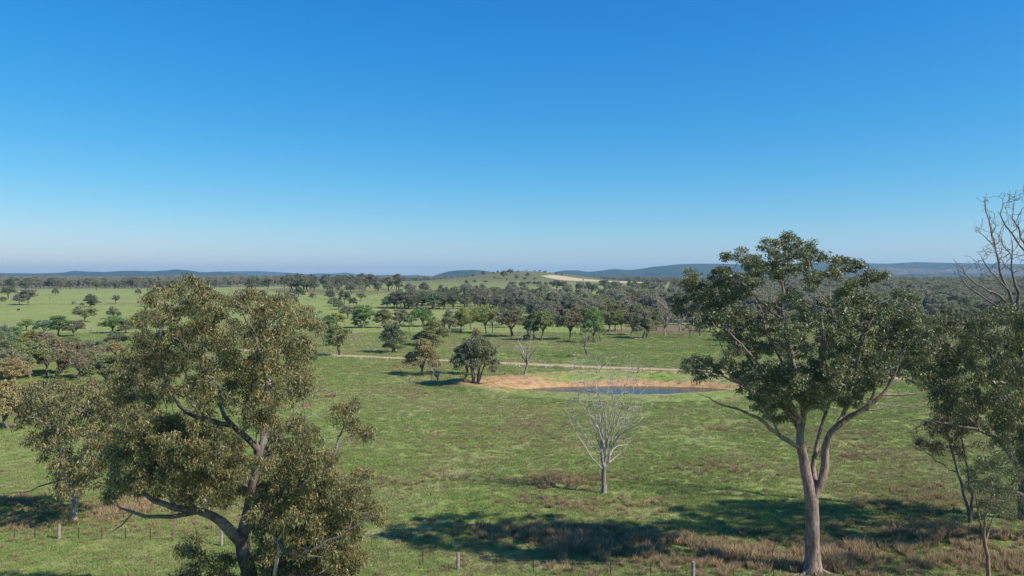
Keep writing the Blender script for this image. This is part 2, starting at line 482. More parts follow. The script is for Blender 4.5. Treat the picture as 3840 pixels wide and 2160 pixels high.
def ground_material():
    m, n, out = mat('pasture')
    pos = geo_pos(n)
    big = noise(n, pos, 0.012, 4, 0.6)
    mid = noise(n, pos, 0.07, 5, 0.65, 0.5)
    sm = noise(n, pos, 0.55, 5, 0.7)
    fine = noise(n, pos, 3.2, 4, 0.75)
    green = mixc(n, ramp(n, sm, 0.35, 0.65), (0.150, 0.225, 0.048), (0.270, 0.330, 0.080))
    dry = mixc(n, ramp(n, fine, 0.35, 0.65), (0.27, 0.24, 0.115), (0.37, 0.31, 0.165))
    f = ramp(n, math_(n, 'ADD', math_(n, 'MULTIPLY', mid, 0.55), math_(n, 'MULTIPLY', sm, 0.45)), 0.44, 0.62)
    base = mixc(n, math_(n, 'MULTIPLY', f, 0.85), green, dry)
    base = mixc(n, math_(n, 'MULTIPLY', ramp(n, big, 0.45, 0.65), 0.45), base, (0.20, 0.205, 0.08))
    # darker brownish tussock flecks
    fl = math_(n, 'MULTIPLY', ramp(n, noise(n, pos, 0.9, 4, 0.7, 1.0), 0.55, 0.66), 0.6)
    base = mixc(n, fl, base, (0.13, 0.12, 0.055))
    # rusty dry swale lines far off
    vs = n.nodes.new('ShaderNodeMapping'); vs.inputs['Scale'].default_value = (0.004, 0.016, 0.01)
    n.links.new(pos, vs.inputs[0])
    sw = noise(n, vs.outputs[0], 1.0, 4, 0.6, 1.2)
    base = mixc(n, math_(n, 'MULTIPLY', ramp(n, sw, 0.58, 0.68), 0.5), base, (0.20, 0.145, 0.075))
    base = mixc(n, math_(n, 'MULTIPLY', attr(n, 'sedge'), 0.6), base, mixc(n, fine, (0.125, 0.115, 0.05), (0.21, 0.165, 0.09)))
    lit = mixc(n, fine, (0.13, 0.085, 0.06), (0.24, 0.155, 0.11))
    base = mixc(n, math_(n, 'MULTIPLY', attr(n, 'litter'), 0.8), base, lit)
    base = mixc(n, math_(n, 'MULTIPLY', attr(n, 'forest'), 0.75), base, (0.17, 0.15, 0.105))
    base = mixc(n, math_(n, 'MULTIPLY', attr(n, 'hill'), 0.88), base, mixc(n, mid, (0.105, 0.110, 0.058), (0.160, 0.148, 0.080)))
    base = mixc(n, attr(n, 'pale'), base, mixc(n, ramp(n, mid, 0.35, 0.65), (0.42, 0.34, 0.20), (0.52, 0.44, 0.28)))
    dirt = mixc(n, ramp(n, sm, 0.35, 0.65), (0.36, 0.205, 0.100), (0.52, 0.325, 0.180))
    dirt = mixc(n, math_(n, 'MULTIPLY', ramp(n, fine, 0.5, 0.7), 0.45), dirt, (0.24, 0.13, 0.065))
    df = math_(n, 'MULTIPLY', attr(n, 'dirt'), math_(n, 'ADD', 0.70, math_(n, 'MULTIPLY', ramp(n, noise(n, pos, 1.7, 5, 0.8), 0.35, 0.55), 0.3)), True)
    base = mixc(n, df, base, dirt)
    p = N(n, 'ShaderNodeBsdfPrincipled'); n.links.new(base, p.inputs['Base Color'])
    p.inputs['Roughness'].default_value = 0.95; p.inputs['Specular IOR Level'].default_value = 0.1
    b = N(n, 'ShaderNodeBump'); b.inputs['Strength'].default_value = 0.8; b.inputs['Distance'].default_value = 0.25
    n.links.new(math_(n, 'ADD', fine, math_(n, 'MULTIPLY', sm, 2.0)), b.inputs['Height']); n.links.new(b.outputs[0], p.inputs['Normal'])
    n.links.new(p.outputs[0], out.inputs[0])
    return m
M['ground'] = ground_material()
make_ground()

# water of the farm dam
def make_water():
    m, n, out = mat('dam_water')
    p = N(n, 'ShaderNodeBsdfPrincipled'); p.inputs['Base Color'].default_value = (0.020, 0.022, 0.016, 1)
    p.inputs['Roughness'].default_value = 0.10; p.inputs['IOR'].default_value = 1.333
    b = N(n, 'ShaderNodeBump'); b.inputs['Strength'].default_value = 0.7; b.inputs['Distance'].default_value = 0.05
    n.links.new(noise(n, geo_pos(n), 1.6, 3, 0.6), b.inputs['Height']); n.links.new(b.outputs[0], p.inputs['Normal'])
    n.links.new(p.outputs[0], out.inputs[0])
    a = np.linspace(0, 2 * math.pi, 64, endpoint=False)
    V = [(DX, DY, -1.12)] + [(DX + (RX + 2) * math.cos(t), DY + (RY + 2) * math.sin(t), -1.12) for t in a]
    T = np.array([(0, 1 + k, 1 + (k + 1) % 64) for k in range(64)])
    link('water', new_mesh('water', V, [T], [m]), kind='structure')
make_water()

# gravel road draped over the paddock
def road_strip(name, pts, wid, lift, m, parent=None, kind='structure'):
    pts = np.array(pts, float)
    seg = np.linalg.norm(np.diff(pts, axis=0), axis=1); L = np.concatenate([[0], np.cumsum(seg)])
    t = np.arange(0, L[-1], 1.0)
    X = np.interp(t, L, pts[:, 0]); Y = np.interp(t, L, pts[:, 1])
    k = np.ones(31) / 31
    Xs = np.convolve(np.pad(X, 15, 'edge'), k, 'valid'); Ys = np.convolve(np.pad(Y, 15, 'edge'), k, 'valid')
    P = np.stack([Xs, Ys], 1); T = np.gradient(P, axis=0); T /= np.linalg.norm(T, axis=1)[:, None]
    Nn = np.stack([-T[:, 1], T[:, 0]], 1)
    offs = np.linspace(-0.5, 0.5, 9) * wid
    V = []
    for o in offs:
        wob = 0.22 * smooth_noise(P[:, 0], P[:, 1], 0.5, int(7 + abs(o) * 3)) * (abs(o) > wid * 0.45)
        Q = P + Nn * (o + wob[:, None] * np.sign(o))
        z = Hf(Q[:, 0], Q[:, 1]) + lift - 0.12 * (abs(o) > wid * 0.45) + 0.04 * (1 - abs(o) * 2 / wid)
        V.append(np.stack([Q[:, 0], Q[:, 1], z], 1))
    V = np.stack(V, 1); nn = len(P)
    i = np.arange(nn - 1)[:, None]; j = np.arange(8)[None]
    Q = np.stack(np.broadcast_arrays(i * 9 + j, (i + 1) * 9 + j, (i + 1) * 9 + j + 1, i * 9 + j + 1), -1).reshape(-1, 4)
    return link(name, new_mesh(name, V.reshape(-1, 3), [Q], [m], smooth=True), parent, kind)

def road_material():
    m, n, out = mat('orange_gravel')
    pos = geo_pos(n)
    f = noise(n, pos, 0.6, 5, 0.7); g = noise(n, pos, 5.0, 3, 0.7)
    c = mixc(n, ramp(n, f, 0.35, 0.65), (0.36, 0.225, 0.13), (0.52, 0.37, 0.235))
    c = mixc(n, math_(n, 'MULTIPLY', ramp(n, g, 0.5, 0.7), 0.4), c, (0.30, 0.18, 0.10))
    p = N(n, 'ShaderNodeBsdfPrincipled'); n.links.new(c, p.inputs['Base Color']); p.inputs['Roughness'].default_value = 0.95
    n.links.new(p.outputs[0], out.inputs[0])
    return m
M['road'] = road_material()
M['path'] = plain_material('worn_track', (0.22, 0.20, 0.11), (0.34, 0.29, 0.18), 1.5, 0.95)
TRACKPX = [(1085, 1496), (1108, 1512), (1130, 1528), (1165, 1548), (1225, 1584), (1300, 1622)]
road_strip('path', [gp(*p)[:2] for p in TRACKPX], 0.45, 0.03, M['path'])
ROADPX = [(760, 1306), (980, 1317), (1200, 1330), (1400, 1339), (1560, 1347), (1900, 1363), (2080, 1370), (2300, 1379), (2520, 1388), (2900, 1400), (3300, 1417), (3700, 1432), (4200, 1452)]
ROAD = [gp(*p)[:2] for p in ROADPX]
road_strip('gravel_road', ROAD, 3.9, 0.10, M['road'])

# ------------------------------------------------------------------ far hills
def hill_material():
    m, n, out = mat('forested_hills')
    pos = geo_pos(n)
    f = noise(n, pos, 0.006, 6, 0.7); g = noise(n, pos, 0.03, 4, 0.7)
    c = mixc(n, ramp(n, f, 0.4, 0.6), (0.026, 0.040, 0.026), (0.058, 0.070, 0.040))
    c = mixc(n, math_(n, 'MULTIPLY', attr(n, 'open'), ramp(n, g, 0.40, 0.6)), c, (0.20, 0.135, 0.105))
    p = N(n, 'ShaderNodeBsdfPrincipled'); n.links.new(c, p.inputs['Base Color']); p.inputs['Roughness'].default_value = 1.0
    p.inputs['Specular IOR Level'].default_value = 0.0
    b = N(n, 'ShaderNodeBump'); b.inputs['Strength'].default_value = 1.0; b.inputs['Distance'].default_value = 25
    n.links.new(g, b.inputs['Height']); n.links.new(b.outputs[0], p.inputs['Normal'])
    n.links.new(p.outputs[0], out.inputs[0])
    return m
M['hills'] = hill_material()

def hill_range(prof, D, depth, seed, open_=None):
    prof = np.array(prof, float)
    px = np.arange(prof[0, 0], prof[-1, 0], 4.0)
    py = np.interp(px, prof[:, 0], prof[:, 1])
    k = np.hanning(9); k /= k.sum()
    py = np.convolve(np.pad(py, 4, 'edge'), k, 'valid')
    r = np.random.RandomState(seed)
    py = py + 0.35 * np.convolve(r.randn(len(px) + 4), np.ones(5) / 5, 'valid')
    a = (px - 1920) / F
    zc = CAMZ + (1040 - py) / F * D
    u = np.concatenate([np.linspace(-1, 0, 34), np.linspace(0, 1, 10)[1:]])
    Z = []; XX = []; YY = []; OP = []
    for uu in u:
        Y = D + uu * depth
        X = a * Y if uu < 0 else a * D
        t = 1 - abs(uu)
        prof_ = t ** 1.25 if uu < 0 else t
        ridge = 0.16 * smooth_noise(X, np.full_like(X, Y), 0.006, seed) + 0.09 * smooth_noise(X, np.full_like(X, Y), 0.018, seed + 1)
        z = 6 + (zc - 6) * np.clip(prof_ + ridge * t * (1 - t) * 3.2, 0, 1.0 if uu == 0 else 0.985)
        Z.append(z - (3 if abs(uu) == 1 else 0)); XX.append(X); YY.append(np.full_like(X, Y))
        op = np.zeros_like(X)
        if open_:
            op = sstep(open_[0], open_[0] + 120, px) * (1 - sstep(open_[1] - 100, open_[1], px)) * sstep(open_[2], open_[2] + .1, uu) * (1 - sstep(open_[3] - .1, open_[3], uu))
        OP.append(op)
    V = np.stack([np.array(XX), np.array(YY), np.array(Z)], -1)
    nr, nc = V.shape[:2]
    i = np.arange(nr - 1)[:, None]; j = np.arange(nc - 1)[None]
    Q = np.stack(np.broadcast_arrays(i * nc + j, i * nc + j + 1, (i + 1) * nc + j + 1, (i + 1) * nc + j), -1).reshape(-1, 4)
    link('hills', new_mesh('hills', V.reshape(-1, 3), [Q], [M['hills']], dict(open=np.array(OP).ravel()), smooth=True), kind='structure')

hill_range([(620, 1030), (770, 1021), (894, 1017), (984, 1017), (1044, 1021), (1108, 1025), (1143, 1028), (1193, 1025), (1249, 1026), (1301, 1022), (1324, 1027), (1361, 1031), (1405, 1033), (1458, 1030), (1502, 1033), (1558, 1031), (1614, 1035), (1700, 1038), (1800, 1043)], 14000, 2200, 50)
hill_range([(-900, 1020), (-500, 1012), (-200, 1020), (0, 1024), (149, 1025), (200, 1024), (239, 1022), (278, 1015), (318, 1018), (397, 1020), (447, 1016), (492, 1015), (571, 1017), (621, 1014), (661, 1010), (706, 1013), (735, 1019), (765, 1021), (825, 1018), (870, 1022), (909, 1031), (960, 1037), (1000, 1044)], 9000, 1700, 60)
hill_range([(1590, 1045), (1614, 1039), (1651, 1026), (1681, 1018), (1715, 1014), (1771, 1012), (1808, 1014), (1845, 1020), (1900, 1029), (1960, 1034), (2060, 1032), (2120, 1035), (2200, 1045)], 7600, 1100, 70)
hill_range([(1980, 1042), (2064, 1024), (2114, 1014), (2168, 1013), (2205, 1020), (2259, 1014), (2308, 1008), (2354, 1013), (2404, 1008), (2445, 1001), (2500, 996), (2550, 990), (2606, 989), (2672, 989), (2744, 990), (2850, 996), (2950, 990), (3050, 985), (3150, 982), (3235, 987), (3323, 989), (3433, 983), (3516, 985), (3700, 988), (3840, 990), (4100, 986), (4500, 1000), (4900, 1010)], 8500, 2300, 80, (3180, 4400, -0.72, -0.30))

# ------------------------------------------------------------------ trees
class Skel:
    def __init__(s):
        s.P = []; s.par = []; s.fr = []; s.part = []; s.att = []
    def path(s, pts, radii, parent=-1, part=0, att=True, sub=0.7, wob=0.055):
        """hand laid limb; returns index of its last node"""
        pts = np.asarray(pts, float); radii = np.asarray(radii, float)
        if len(radii) != len(pts):
            radii = np.interp(np.linspace(0, 1, len(pts)), np.linspace(0, 1, len(radii)), radii)
        if parent >= 0:
            pts = np.vstack([s.P[parent], pts]); radii = np.concatenate([[radii[0] * 1.05], radii])
        L = np.concatenate([[0], np.cumsum(np.linalg.norm(np.diff(pts, axis=0), axis=1))])
        n = max(2, int(L[-1] / sub) + 1)
        t = np.linspace(0, L[-1], n)
        Q = np.stack([np.interp(t, L, pts[:, k]) for k in range(3)], 1)
        if n > 5:                                # smooth the corners
            for _ in range(2):
                Q[1:-1] = 0.25 * Q[:-2] + 0.5 * Q[1:-1] + 0.25 * Q[2:]
        if wob:
            Q[1:-1] += rng.normal(0, 1, Q[1:-1].shape) * wob * np.clip(1.4 - np.interp(t, L, radii) * 2.6, 0.15, 1)[1:-1, None]
        R = np.interp(t, L, radii)
        last = parent
        for i in range(n):
            if parent >= 0 and i == 0: continue
            s.P.append(Q[i]); s.par.append(last); s.fr.append(R[i]); s.part.append(part)
            s.att.append(att if not callable(att) else att(Q[i]))
            last = len(s.P) - 1
        return last
    def near(s, p):
        A = np.array(s.P); return int(np.argmin(((A - np.asarray(p)) ** 2).sum(1)))

def grow(s, pts, wlen=0.35, seg=0.6, wob=0.06, tip=0.012, droop=0.5, expo=2.25, r=rng):
    n0 = len(s.P)
    cap = n0 + len(pts) * 14 + 50
    P = np.zeros((cap, 3)); P[:n0] = np.array(s.P)
    par = list(s.par); fr = list(s.fr); part = list(s.part)
    att = np.zeros(cap, bool); att[:n0] = s.att
    L = np.zeros(cap)
    for i in range(n0):
        if par[i] >= 0: L[i] = L[par[i]] + np.linalg.norm(P[i] - P[par[i]])
    T = np.zeros((cap, 3))
    for i in range(n0):
        T[i] = P[i] - P[par[i]] if par[i] >= 0 else (0, 0, 1)
        T[i] /= np.linalg.norm(T[i]) + 1e-9
    n = n0
    base = P[:n0][att[:n0]]
    dmin = np.array([((base - a) ** 2).sum(1).min() for a in pts])
    tips = []
    for k in np.argsort(dmin):
        a = pts[k]
        dv = a - P[:n]
        dist = np.sqrt((dv ** 2).sum(1)) + 1e-6
        cosang = (dv * T[:n]).sum(1) / dist
        cost = dist * (1 + 0.55 * (1 - cosang)) + wlen * L[:n] + droop * np.maximum(0, -dv[:, 2]) + (~att[:n]) * 1e6
        j = int(np.argmin(cost))
        m = min(13, max(1, int(round(dist[j] / seg))))
        c = P[j] + T[j] * dist[j] * 0.42
        prev = j
        if n + m >= cap: break
        for q in range(1, m + 1):
            t = q / m
            pt = (1 - t) ** 2 * P[j] + 2 * t * (1 - t) * c + t * t * a
            if q < m: pt = pt + r.normal(0, wob, 3) * min(1, dist[j])
            P[n] = pt; par.append(prev); fr.append(0.0); part.append(part[prev]); att[n] = True
            T[n] = pt - P[prev]; T[n] /= np.linalg.norm(T[n]) + 1e-9
            L[n] = L[prev] + np.linalg.norm(pt - P[prev])
            prev = n; n += 1
        tips.append(prev)
    P = P[:n]; par = np.array(par); fr = np.array(fr); part = np.array(part)
    acc = np.zeros(n); rad = np.zeros(n)
    haschild = np.zeros(n, bool); haschild[par[par >= 0]] = True
    for i in range(n - 1, -1, -1):
        rr = tip if not haschild[i] else acc[i] ** (1 / expo)
        rad[i] = max(rr, tip)
        if fr[i] > 0: rad[i] = fr[i]
        if par[i] >= 0: acc[par[i]] += rad[i] ** expo
    for i in range(n):
        if par[i] >= 0 and fr[i] == 0:
            rad[i] = min(rad[i], rad[par[i]] * (0.72 if fr[par[i]] > 0 else 1.0))
    s.tips = tips
    return P, par, rad, fr, part

def tubes(P, par, rad, fr, part, which, sides_big=9, sides_small=4, big=0.07, lump=0.06):
    """mesh arrays of all nodes whose part == which"""
    n = len(P)
    heavy = np.full(n, -1)
    key = rad + (fr > 0) * 5
    for i in range(n - 1, -1, -1):
        p = par[i]
        if p >= 0 and (heavy[p] < 0 or key[i] > key[heavy[p]] or (key[i] == key[heavy[p]])) and part[i] == part[p]:
            heavy[p] = i
    chain = np.zeros(n, int); nc = 0; start = np.zeros(n, bool)
    for i in range(n):
        p = par[i]
        if p >= 0 and heavy[p] == i: chain[i] = chain[p]
        else: chain[i] = nc; nc += 1; start[i] = True
    maxr = np.zeros(nc); np.maximum.at(maxr, chain, rad)
    sel = np.where(part == which)[0]
    Vs, Fs, Th = [], [], []; off = 0
    T = np.zeros((n, 3))
    for i in range(n):
        a = P[i] - P[par[i]] if par[i] >= 0 else np.zeros(3)
        b = P[heavy[i]] - P[i] if heavy[i] >= 0 else np.zeros(3)
        T[i] = a / (np.linalg.norm(a) + 1e-9) + b / (np.linalg.norm(b) + 1e-9)
    T /= np.linalg.norm(T, axis=1)[:, None] + 1e-9
    for bigg in (True, False):
        k = sides_big if bigg else sides_small
        s_ = sel[(maxr[chain[sel]] > big) == bigg]
        if len(s_) == 0: continue
        st = s_[start[s_] & (par[s_] >= 0)]
        PP = np.vstack([P[s_], P[par[st]]]) if len(st) else P[s_]
        RR = np.concatenate([rad[s_], np.minimum(rad[st] * 1.15, rad[par[st]])]) if len(st) else rad[s_]
        if len(st):
            d = P[st] - P[par[st]]; d /= np.linalg.norm(d, axis=1)[:, None] + 1e-9
            TT = np.vstack([T[s_], d])
        else: TT = T[s_]
        ref = np.array([0.33, 0.90, 0.28]); ref /= np.linalg.norm(ref)
        U = np.cross(TT, ref); U /= np.linalg.norm(U, axis=1)[:, None] + 1e-9
        W = np.cross(TT, U)
        an = np.arange(k) / k * 2 * math.pi
        lm = 1.0
        if bigg:
            lm = 1 + lump * np.sin(an[None] * 2 + PP[:, 2:3] * 0.9) + lump * 0.7 * np.sin(an[None] * 3 - PP[:, 2:3] * 1.7)
            lm = lm[:, :, None]
        V = PP[:, None] + RR[:, None, None] * lm * (np.cos(an)[None, :, None] * U[:, None] + np.sin(an)[None, :, None] * W[:, None])
        idx = np.full(n, -1); idx[s_] = np.arange(len(s_))
        c = s_[~start[s_]]
        a0 = idx[par[c]]; a1 = idx[c]
        if len(st):
            a0 = np.concatenate([a0, len(s_) + np.arange(len(st))]); a1 = np.concatenate([a1, idx[st]])
        ok = (a0 >= 0) & (a1 >= 0); a0, a1 = a0[ok], a1[ok]
        j = np.arange(k)[None]; j2 = (j + 1) % k
        Q = np.stack([a0[:, None] * k + j, a0[:, None] * k + j2, a1[:, None] * k + j2, a1[:, None] * k + j], -1).reshape(-1, 4) + off
        Vs.append(V.reshape(-1, 3)); Fs.append(Q)
        Th.append(np.repeat(1 - sstep(0.03, 0.16, RR), k))
        off += len(PP) * k
    return np.vstack(Vs), np.vstack(Fs), np.concatenate(Th)

def leaf_mesh(centers, per, rad, size, r, hang=0.8, aspect=0.28, tipv=None, flat=0.75, top=None):
    """hanging lance shaped leaves gathered in clumps; returns verts, quads, lv, tp"""
    n = len(centers) * per
    c = np.repeat(centers, per, 0)
    d = r.normal(0, 1, (n, 3)); d /= np.linalg.norm(d, axis=1)[:, None]
    rr = rad * r.uniform(0, 1, n) ** 0.45 * np.repeat(r.uniform(0.7, 1.25, len(centers)), per)
    off = d * rr[:, None]; off[:, 2] *= flat
    pos = c + off
    up = r.normal(0, 0.55, (n, 3)); up[:, 2] -= hang
    up /= np.linalg.norm(up, axis=1)[:, None]
    sd_ = np.cross(up, r.normal(0, 1, (n, 3))); sd_ /= np.linalg.norm(sd_, axis=1)[:, None] + 1e-9
    L = size * r.uniform(0.6, 1.3, n)
    Wd = L * aspect * r.uniform(0.7, 1.3, n)
    nrm = np.cross(up, sd_)
    v0 = pos; v2 = pos + up * L[:, None] + nrm * (L * 0.12)[:, None]
    m = pos + up * (L * 0.45)[:, None]
    V = np.stack([v0, m + sd_ * Wd[:, None] / 2, v2, m - sd_ * Wd[:, None] / 2], 1).reshape(-1, 3)
    Q = np.arange(n * 4).reshape(-1, 4)
    clump = np.repeat(r.uniform(0, 1, len(centers)), per)
    lv = np.clip(0.38 + 0.35 * (clump - 0.5) + r.normal(0, 0.28, n), 0, 1)
    outer = np.clip(off[:, 2] / rad, -1, 1)
    tp = (r.uniform(0, 1, n) < np.clip(0.22 + 0.45 * outer + 0.5 * (clump - 0.45), 0.02, 0.95)) * r.uniform(0.4, 1.0, n)
    return V, Q, np.repeat(lv, 4), np.repeat(tp, 4)

def finish_tree(root, s, G, bark, leaf, centers, per, crad, lsize, aspect=0.28, partname='limb', hang=0.8, barks=None, flat=0.75):
    P, par, rad, fr, part = G
    o = np.array(root.location)
    for k in sorted(set(part)):
        V, Q, th = tubes(P, par, rad, fr, part, k, 10, 4)
        b = (barks or {}).get(k, bark)
        link('trunk' if k == 0 else partname, new_mesh('trunk' if k == 0 else partname, V - o, [Q], [b], dict(thin=th), smooth=True), root)
    if leaf is not None:
        V, Q, lv, tp = leaf_mesh(centers, per, crad, lsize, rng, hang, aspect, flat=flat)
        link('crown', new_mesh('crown', V - o, [Q], [leaf], dict(lv=lv, tp=tp)), root)

def blob_points(blobs, Y, axis, half, depth, dens, r=rng, cyc=1300, hh=600, double=True):
    """crown lobes given by where they show; each lobe gets its own distance around the trunk"""
    out = []
    for b in blobs:
        cx, cy, rp = b[:3]
        t = max(0.0, 1 - min(1, abs(cx - axis) / half) ** 2)
        v = max(0.15, 1 - min(1, abs(cy - cyc) / hh) ** 2)
        dm = depth * math.sqrt(t) * math.sqrt(v)
        offs = [r.uniform(-1, -0.25) * dm, r.uniform(0.1, 0.95) * dm] if (double and dm > 1.5) else [r.uniform(-0.8, 0.8) * max(dm, 0.6)]
        for q in offs:
            c = at(cx, cy, Y + q)
            R = rp / F * (Y + q)
            m = max(3, int(dens * R * R))
            d = r.normal(0, 1, (m, 3)); d /= np.linalg.norm(d, axis=1)[:, None]
            rr = R * r.uniform(0.35, 1, m) ** 0.5
            p = c + d * rr[:, None] * np.array([0.92, 0.92, 0.85])
            keep = (d[:, 2] > -0.55) | (r.uniform(0, 1, m) < 0.35)
            out.append(p[keep])
    return np.vstack(out)

def big_left():
    Y = 49.5
    bx, by, bz = at(955, 2480, Y); bz = float(Hf(np.array([bx]), np.array([by]))[0])
    root = tag(empty('eucalyptus_tree', (bx, by, bz)), 'huge olive gum with orange tinged leaves and dark forked trunk, filling the lower left', 'tree')
    def A(*p): return at(p[0], p[1], Y + (p[2] if len(p) > 2 else 0))
    s = Skel()
    lowcut = bz + 2.5
    t = s.path([(bx, by, bz - 0.2), (bx, by, bz + .8), A(952, 2330), A(950, 2200), A(905, 2050), A(915, 1985), A(932, 1900, .5), A(950, 1820, .6), A(962, 1740, .4)], [.90, .70, .58, .50, .45, .42, .36, .30, .24, .20], part=0, att=lambda p: p[2] > lowcut)
    n1 = s.near(A(905, 2040))
    l1 = s.path([A(862, 1995, -.6), A(827, 1945, -1), A(770, 1918, -1.4), A(700, 1900, -2), A(640, 1905, -2.4), A(582, 1893, -2.8), A(545, 1860, -3), A(505, 1820, -3.2)], [.36, .30, .25, .22, .19, .16, .12, .08], n1, part=1)
    n2 = s.near(A(760, 1915, -1.5))
    s.path([A(700, 1930, -2), A(620, 1945, -2.5), A(506, 1940, -3), A(455, 1905, -3.3), A(415, 1870, -3.6)], [.15, .13, .10, .07, .04], n2, part=1)
    n2b = s.near(A(506, 1940, -3))
    s.path([A(440, 1937, -3.2), A(410, 1928, -3.4)], [.05, .02], n2b, part=1)
    s.path([A(470, 1965, -3), A(420, 1990, -3), A(404, 2002, -3)], [.05, .035, .015], n2b, part=1, att=False)
    s.path([A(625, 1850, -2.2), A(640, 1800, -2.2), A(620, 1760, -2)], [.11, .09, .05], s.near(A(640, 1900, -2.4)), part=1)
    s.path([A(990, 1690, .2), A(940, 1650, -.4), A(880, 1612, -1), A(850, 1570, -1.3), A(832, 1530, -1.6), A(815, 1440, -2)], [.24, .20, .16, .13, .10, .06], t, part=2)
    s.path([A(985, 1660, .6), A(1000, 1560, 1), A(1010, 1450, 1.2), A(985, 1330, 1), A(940, 1230, .6), A(900, 1150, .3)], [.22, .18, .14, .11, .08, .05], t, part=3)
    s.path([A(700, 1560, -1), A(640, 1480, -.8), A(600, 1380, -.6), A(590, 1250, -.4), A(600, 1140, 0)], [.13, .11, .09, .07, .04], s.near(A(860, 1590, -1.2)), part=2)
    s.path([A(980, 1930, -1), A(1040, 1875, -1.8), A(1120, 1830, -2.4), A(1220, 1770, -2.6), A(1270, 1680, -2.4), A(1290, 1600, -2)], [.22, .19, .15, .11, .08, .05], s.near(A(905, 2000)), part=4)
    s.path([A(900, 1800, 2), A(840, 1700, 3.5), A(780, 1600, 4.5), A(720, 1480, 5)], [.2, .16, .12, .07], s.near(A(940, 1860, .5)), part=5)
    s.path([A(960, 1760, 2.5), A(1040, 1650, 4), A(1100, 1560, 4.5)], [.18, .13, .07], s.near(A(945, 1840, .5)), part=6)
    # second, paler multi stemmed clump low right
    q = s.path([A(1010, 2330, -1.0), A(1020, 2220, -1.4), A(1030, 2120, -2.0), A(1040, 2040, -2.2), A(1070, 1960, -2.5), A(1130, 1900, -2.8)], [.15, .12, .10, .08, .04], s.near((bx, by, bz + .8)), part=7, att=False)
    s.path([A(1090, 2110, -2.6), A(1180, 2050, -3.2), A(1290, 2000, -3.6), A(1400, 1935, -3.8), A(1430, 1915, -4)], [.085, .065, .045, .03, .012], s.near(A(1060, 1990, -1.8)), part=4)
    blobs = [(600, 1105, 60), (720, 1085, 62), (560, 1190, 70), (680, 1180, 80), (800, 1150, 80), (930, 1145, 80), (1040, 1165, 75), (1150, 1195, 60), (1195, 1225, 35), (540, 1280, 50), (640, 1280, 80), (770, 1270, 85), (900, 1260, 85), (1030, 1280, 85), (1110, 1300, 65), (560, 1370, 75), (480, 1345, 30),
             (700, 1380, 85), (850, 1380, 85), (990, 1390, 85), (1110, 1410, 70), (600, 1480, 75), (760, 1490, 75), (900, 1490, 85), (1040, 1490, 75), (1125, 1450, 50), (470, 1480, 50), (540, 1560, 70), (640, 1600, 75), (980, 1580, 70), (1080, 1590, 60),
             (1150, 1640, 55), (1290, 1550, 50), (1350, 1600, 45), (1315, 1520, 32), (1375, 1640, 30), (720, 1690, 70), (600, 1690, 70), (1030, 1700, 80), (1130, 1730, 75), (1220, 1730, 60), (680, 1790, 55), (800, 1800, 65), (900, 1740, 50), (1020, 1820, 70), (1150, 1830, 75),
             (1270, 1830, 60), (1345, 1880, 48), (1400, 1920, 28), (1250, 1920, 60), (1120, 1930, 60), (990, 1960, 45), (740, 2010, 35), (700, 2070, 45), (735, 2120, 55), (840, 2110, 50), (1000, 2080, 40), (1120, 2060, 50), (1220, 2070, 70), (1320, 2080, 42), (560, 1790, 50), (460, 1720, 45), (500, 1840, 38), (1350, 1790, 40),
             (420, 1860, 25), (1150, 2150, 70), (1260, 2140, 50), (760, 1600, 60), (800, 1700, 60), (660, 1740, 60), (960, 1760, 60), (760, 1780, 60), (880, 1830, 45), (1000, 1880, 50), (1080, 1800, 70), (1180, 1780, 60), (1080, 1880, 60), (1190, 1900, 70), (1300, 1950, 55), (1160, 2000, 70), (1260, 2010, 60), (1060, 2140, 60), (1180, 2110, 70), (1290, 2130, 60), (640, 1620, 70), (560, 1640, 60), (470, 1420, 50), (1060, 1960, 50), (800, 2190, 60), (900, 2200, 50), (1000, 2190, 50), (720, 2180, 40), (1435, 1960, 12)]
    blobs += [(x + rng.normal(0, 14), y + rng.normal(0, 12), 46) for y, x0, x1 in ((1640, 440, 900), (1700, 430, 900), (1760, 460, 900), (1815, 500, 880), (1860, 640, 880)) for x in range(x0, x1, 74)]
    blobs += [(x + rng.normal(0, 14), y + rng.normal(0, 12), 48) for y, x0, x1 in ((1860, 980, 1400), (1930, 1000, 1420), (2000, 1010, 1330), (2070, 1020, 1340), (2130, 960, 1330), (2190, 700, 1300)) for x in range(x0, x1, 78)]
    pts = blob_points(blobs, Y, 900, 560, 6.0, 11.0, cyc=1500, hh=640)
    G = grow(s, pts, 0.30, 0.55, 0.05, 0.013)
    print('left', len(pts), len(G[0]))
    finish_tree(root, s, G, M['bark_left'], M['leaf_left'], np.array([G[0][i] for i in s.tips]), 100, 0.50, 0.215, 0.27, barks={7: M['bark_pale']})

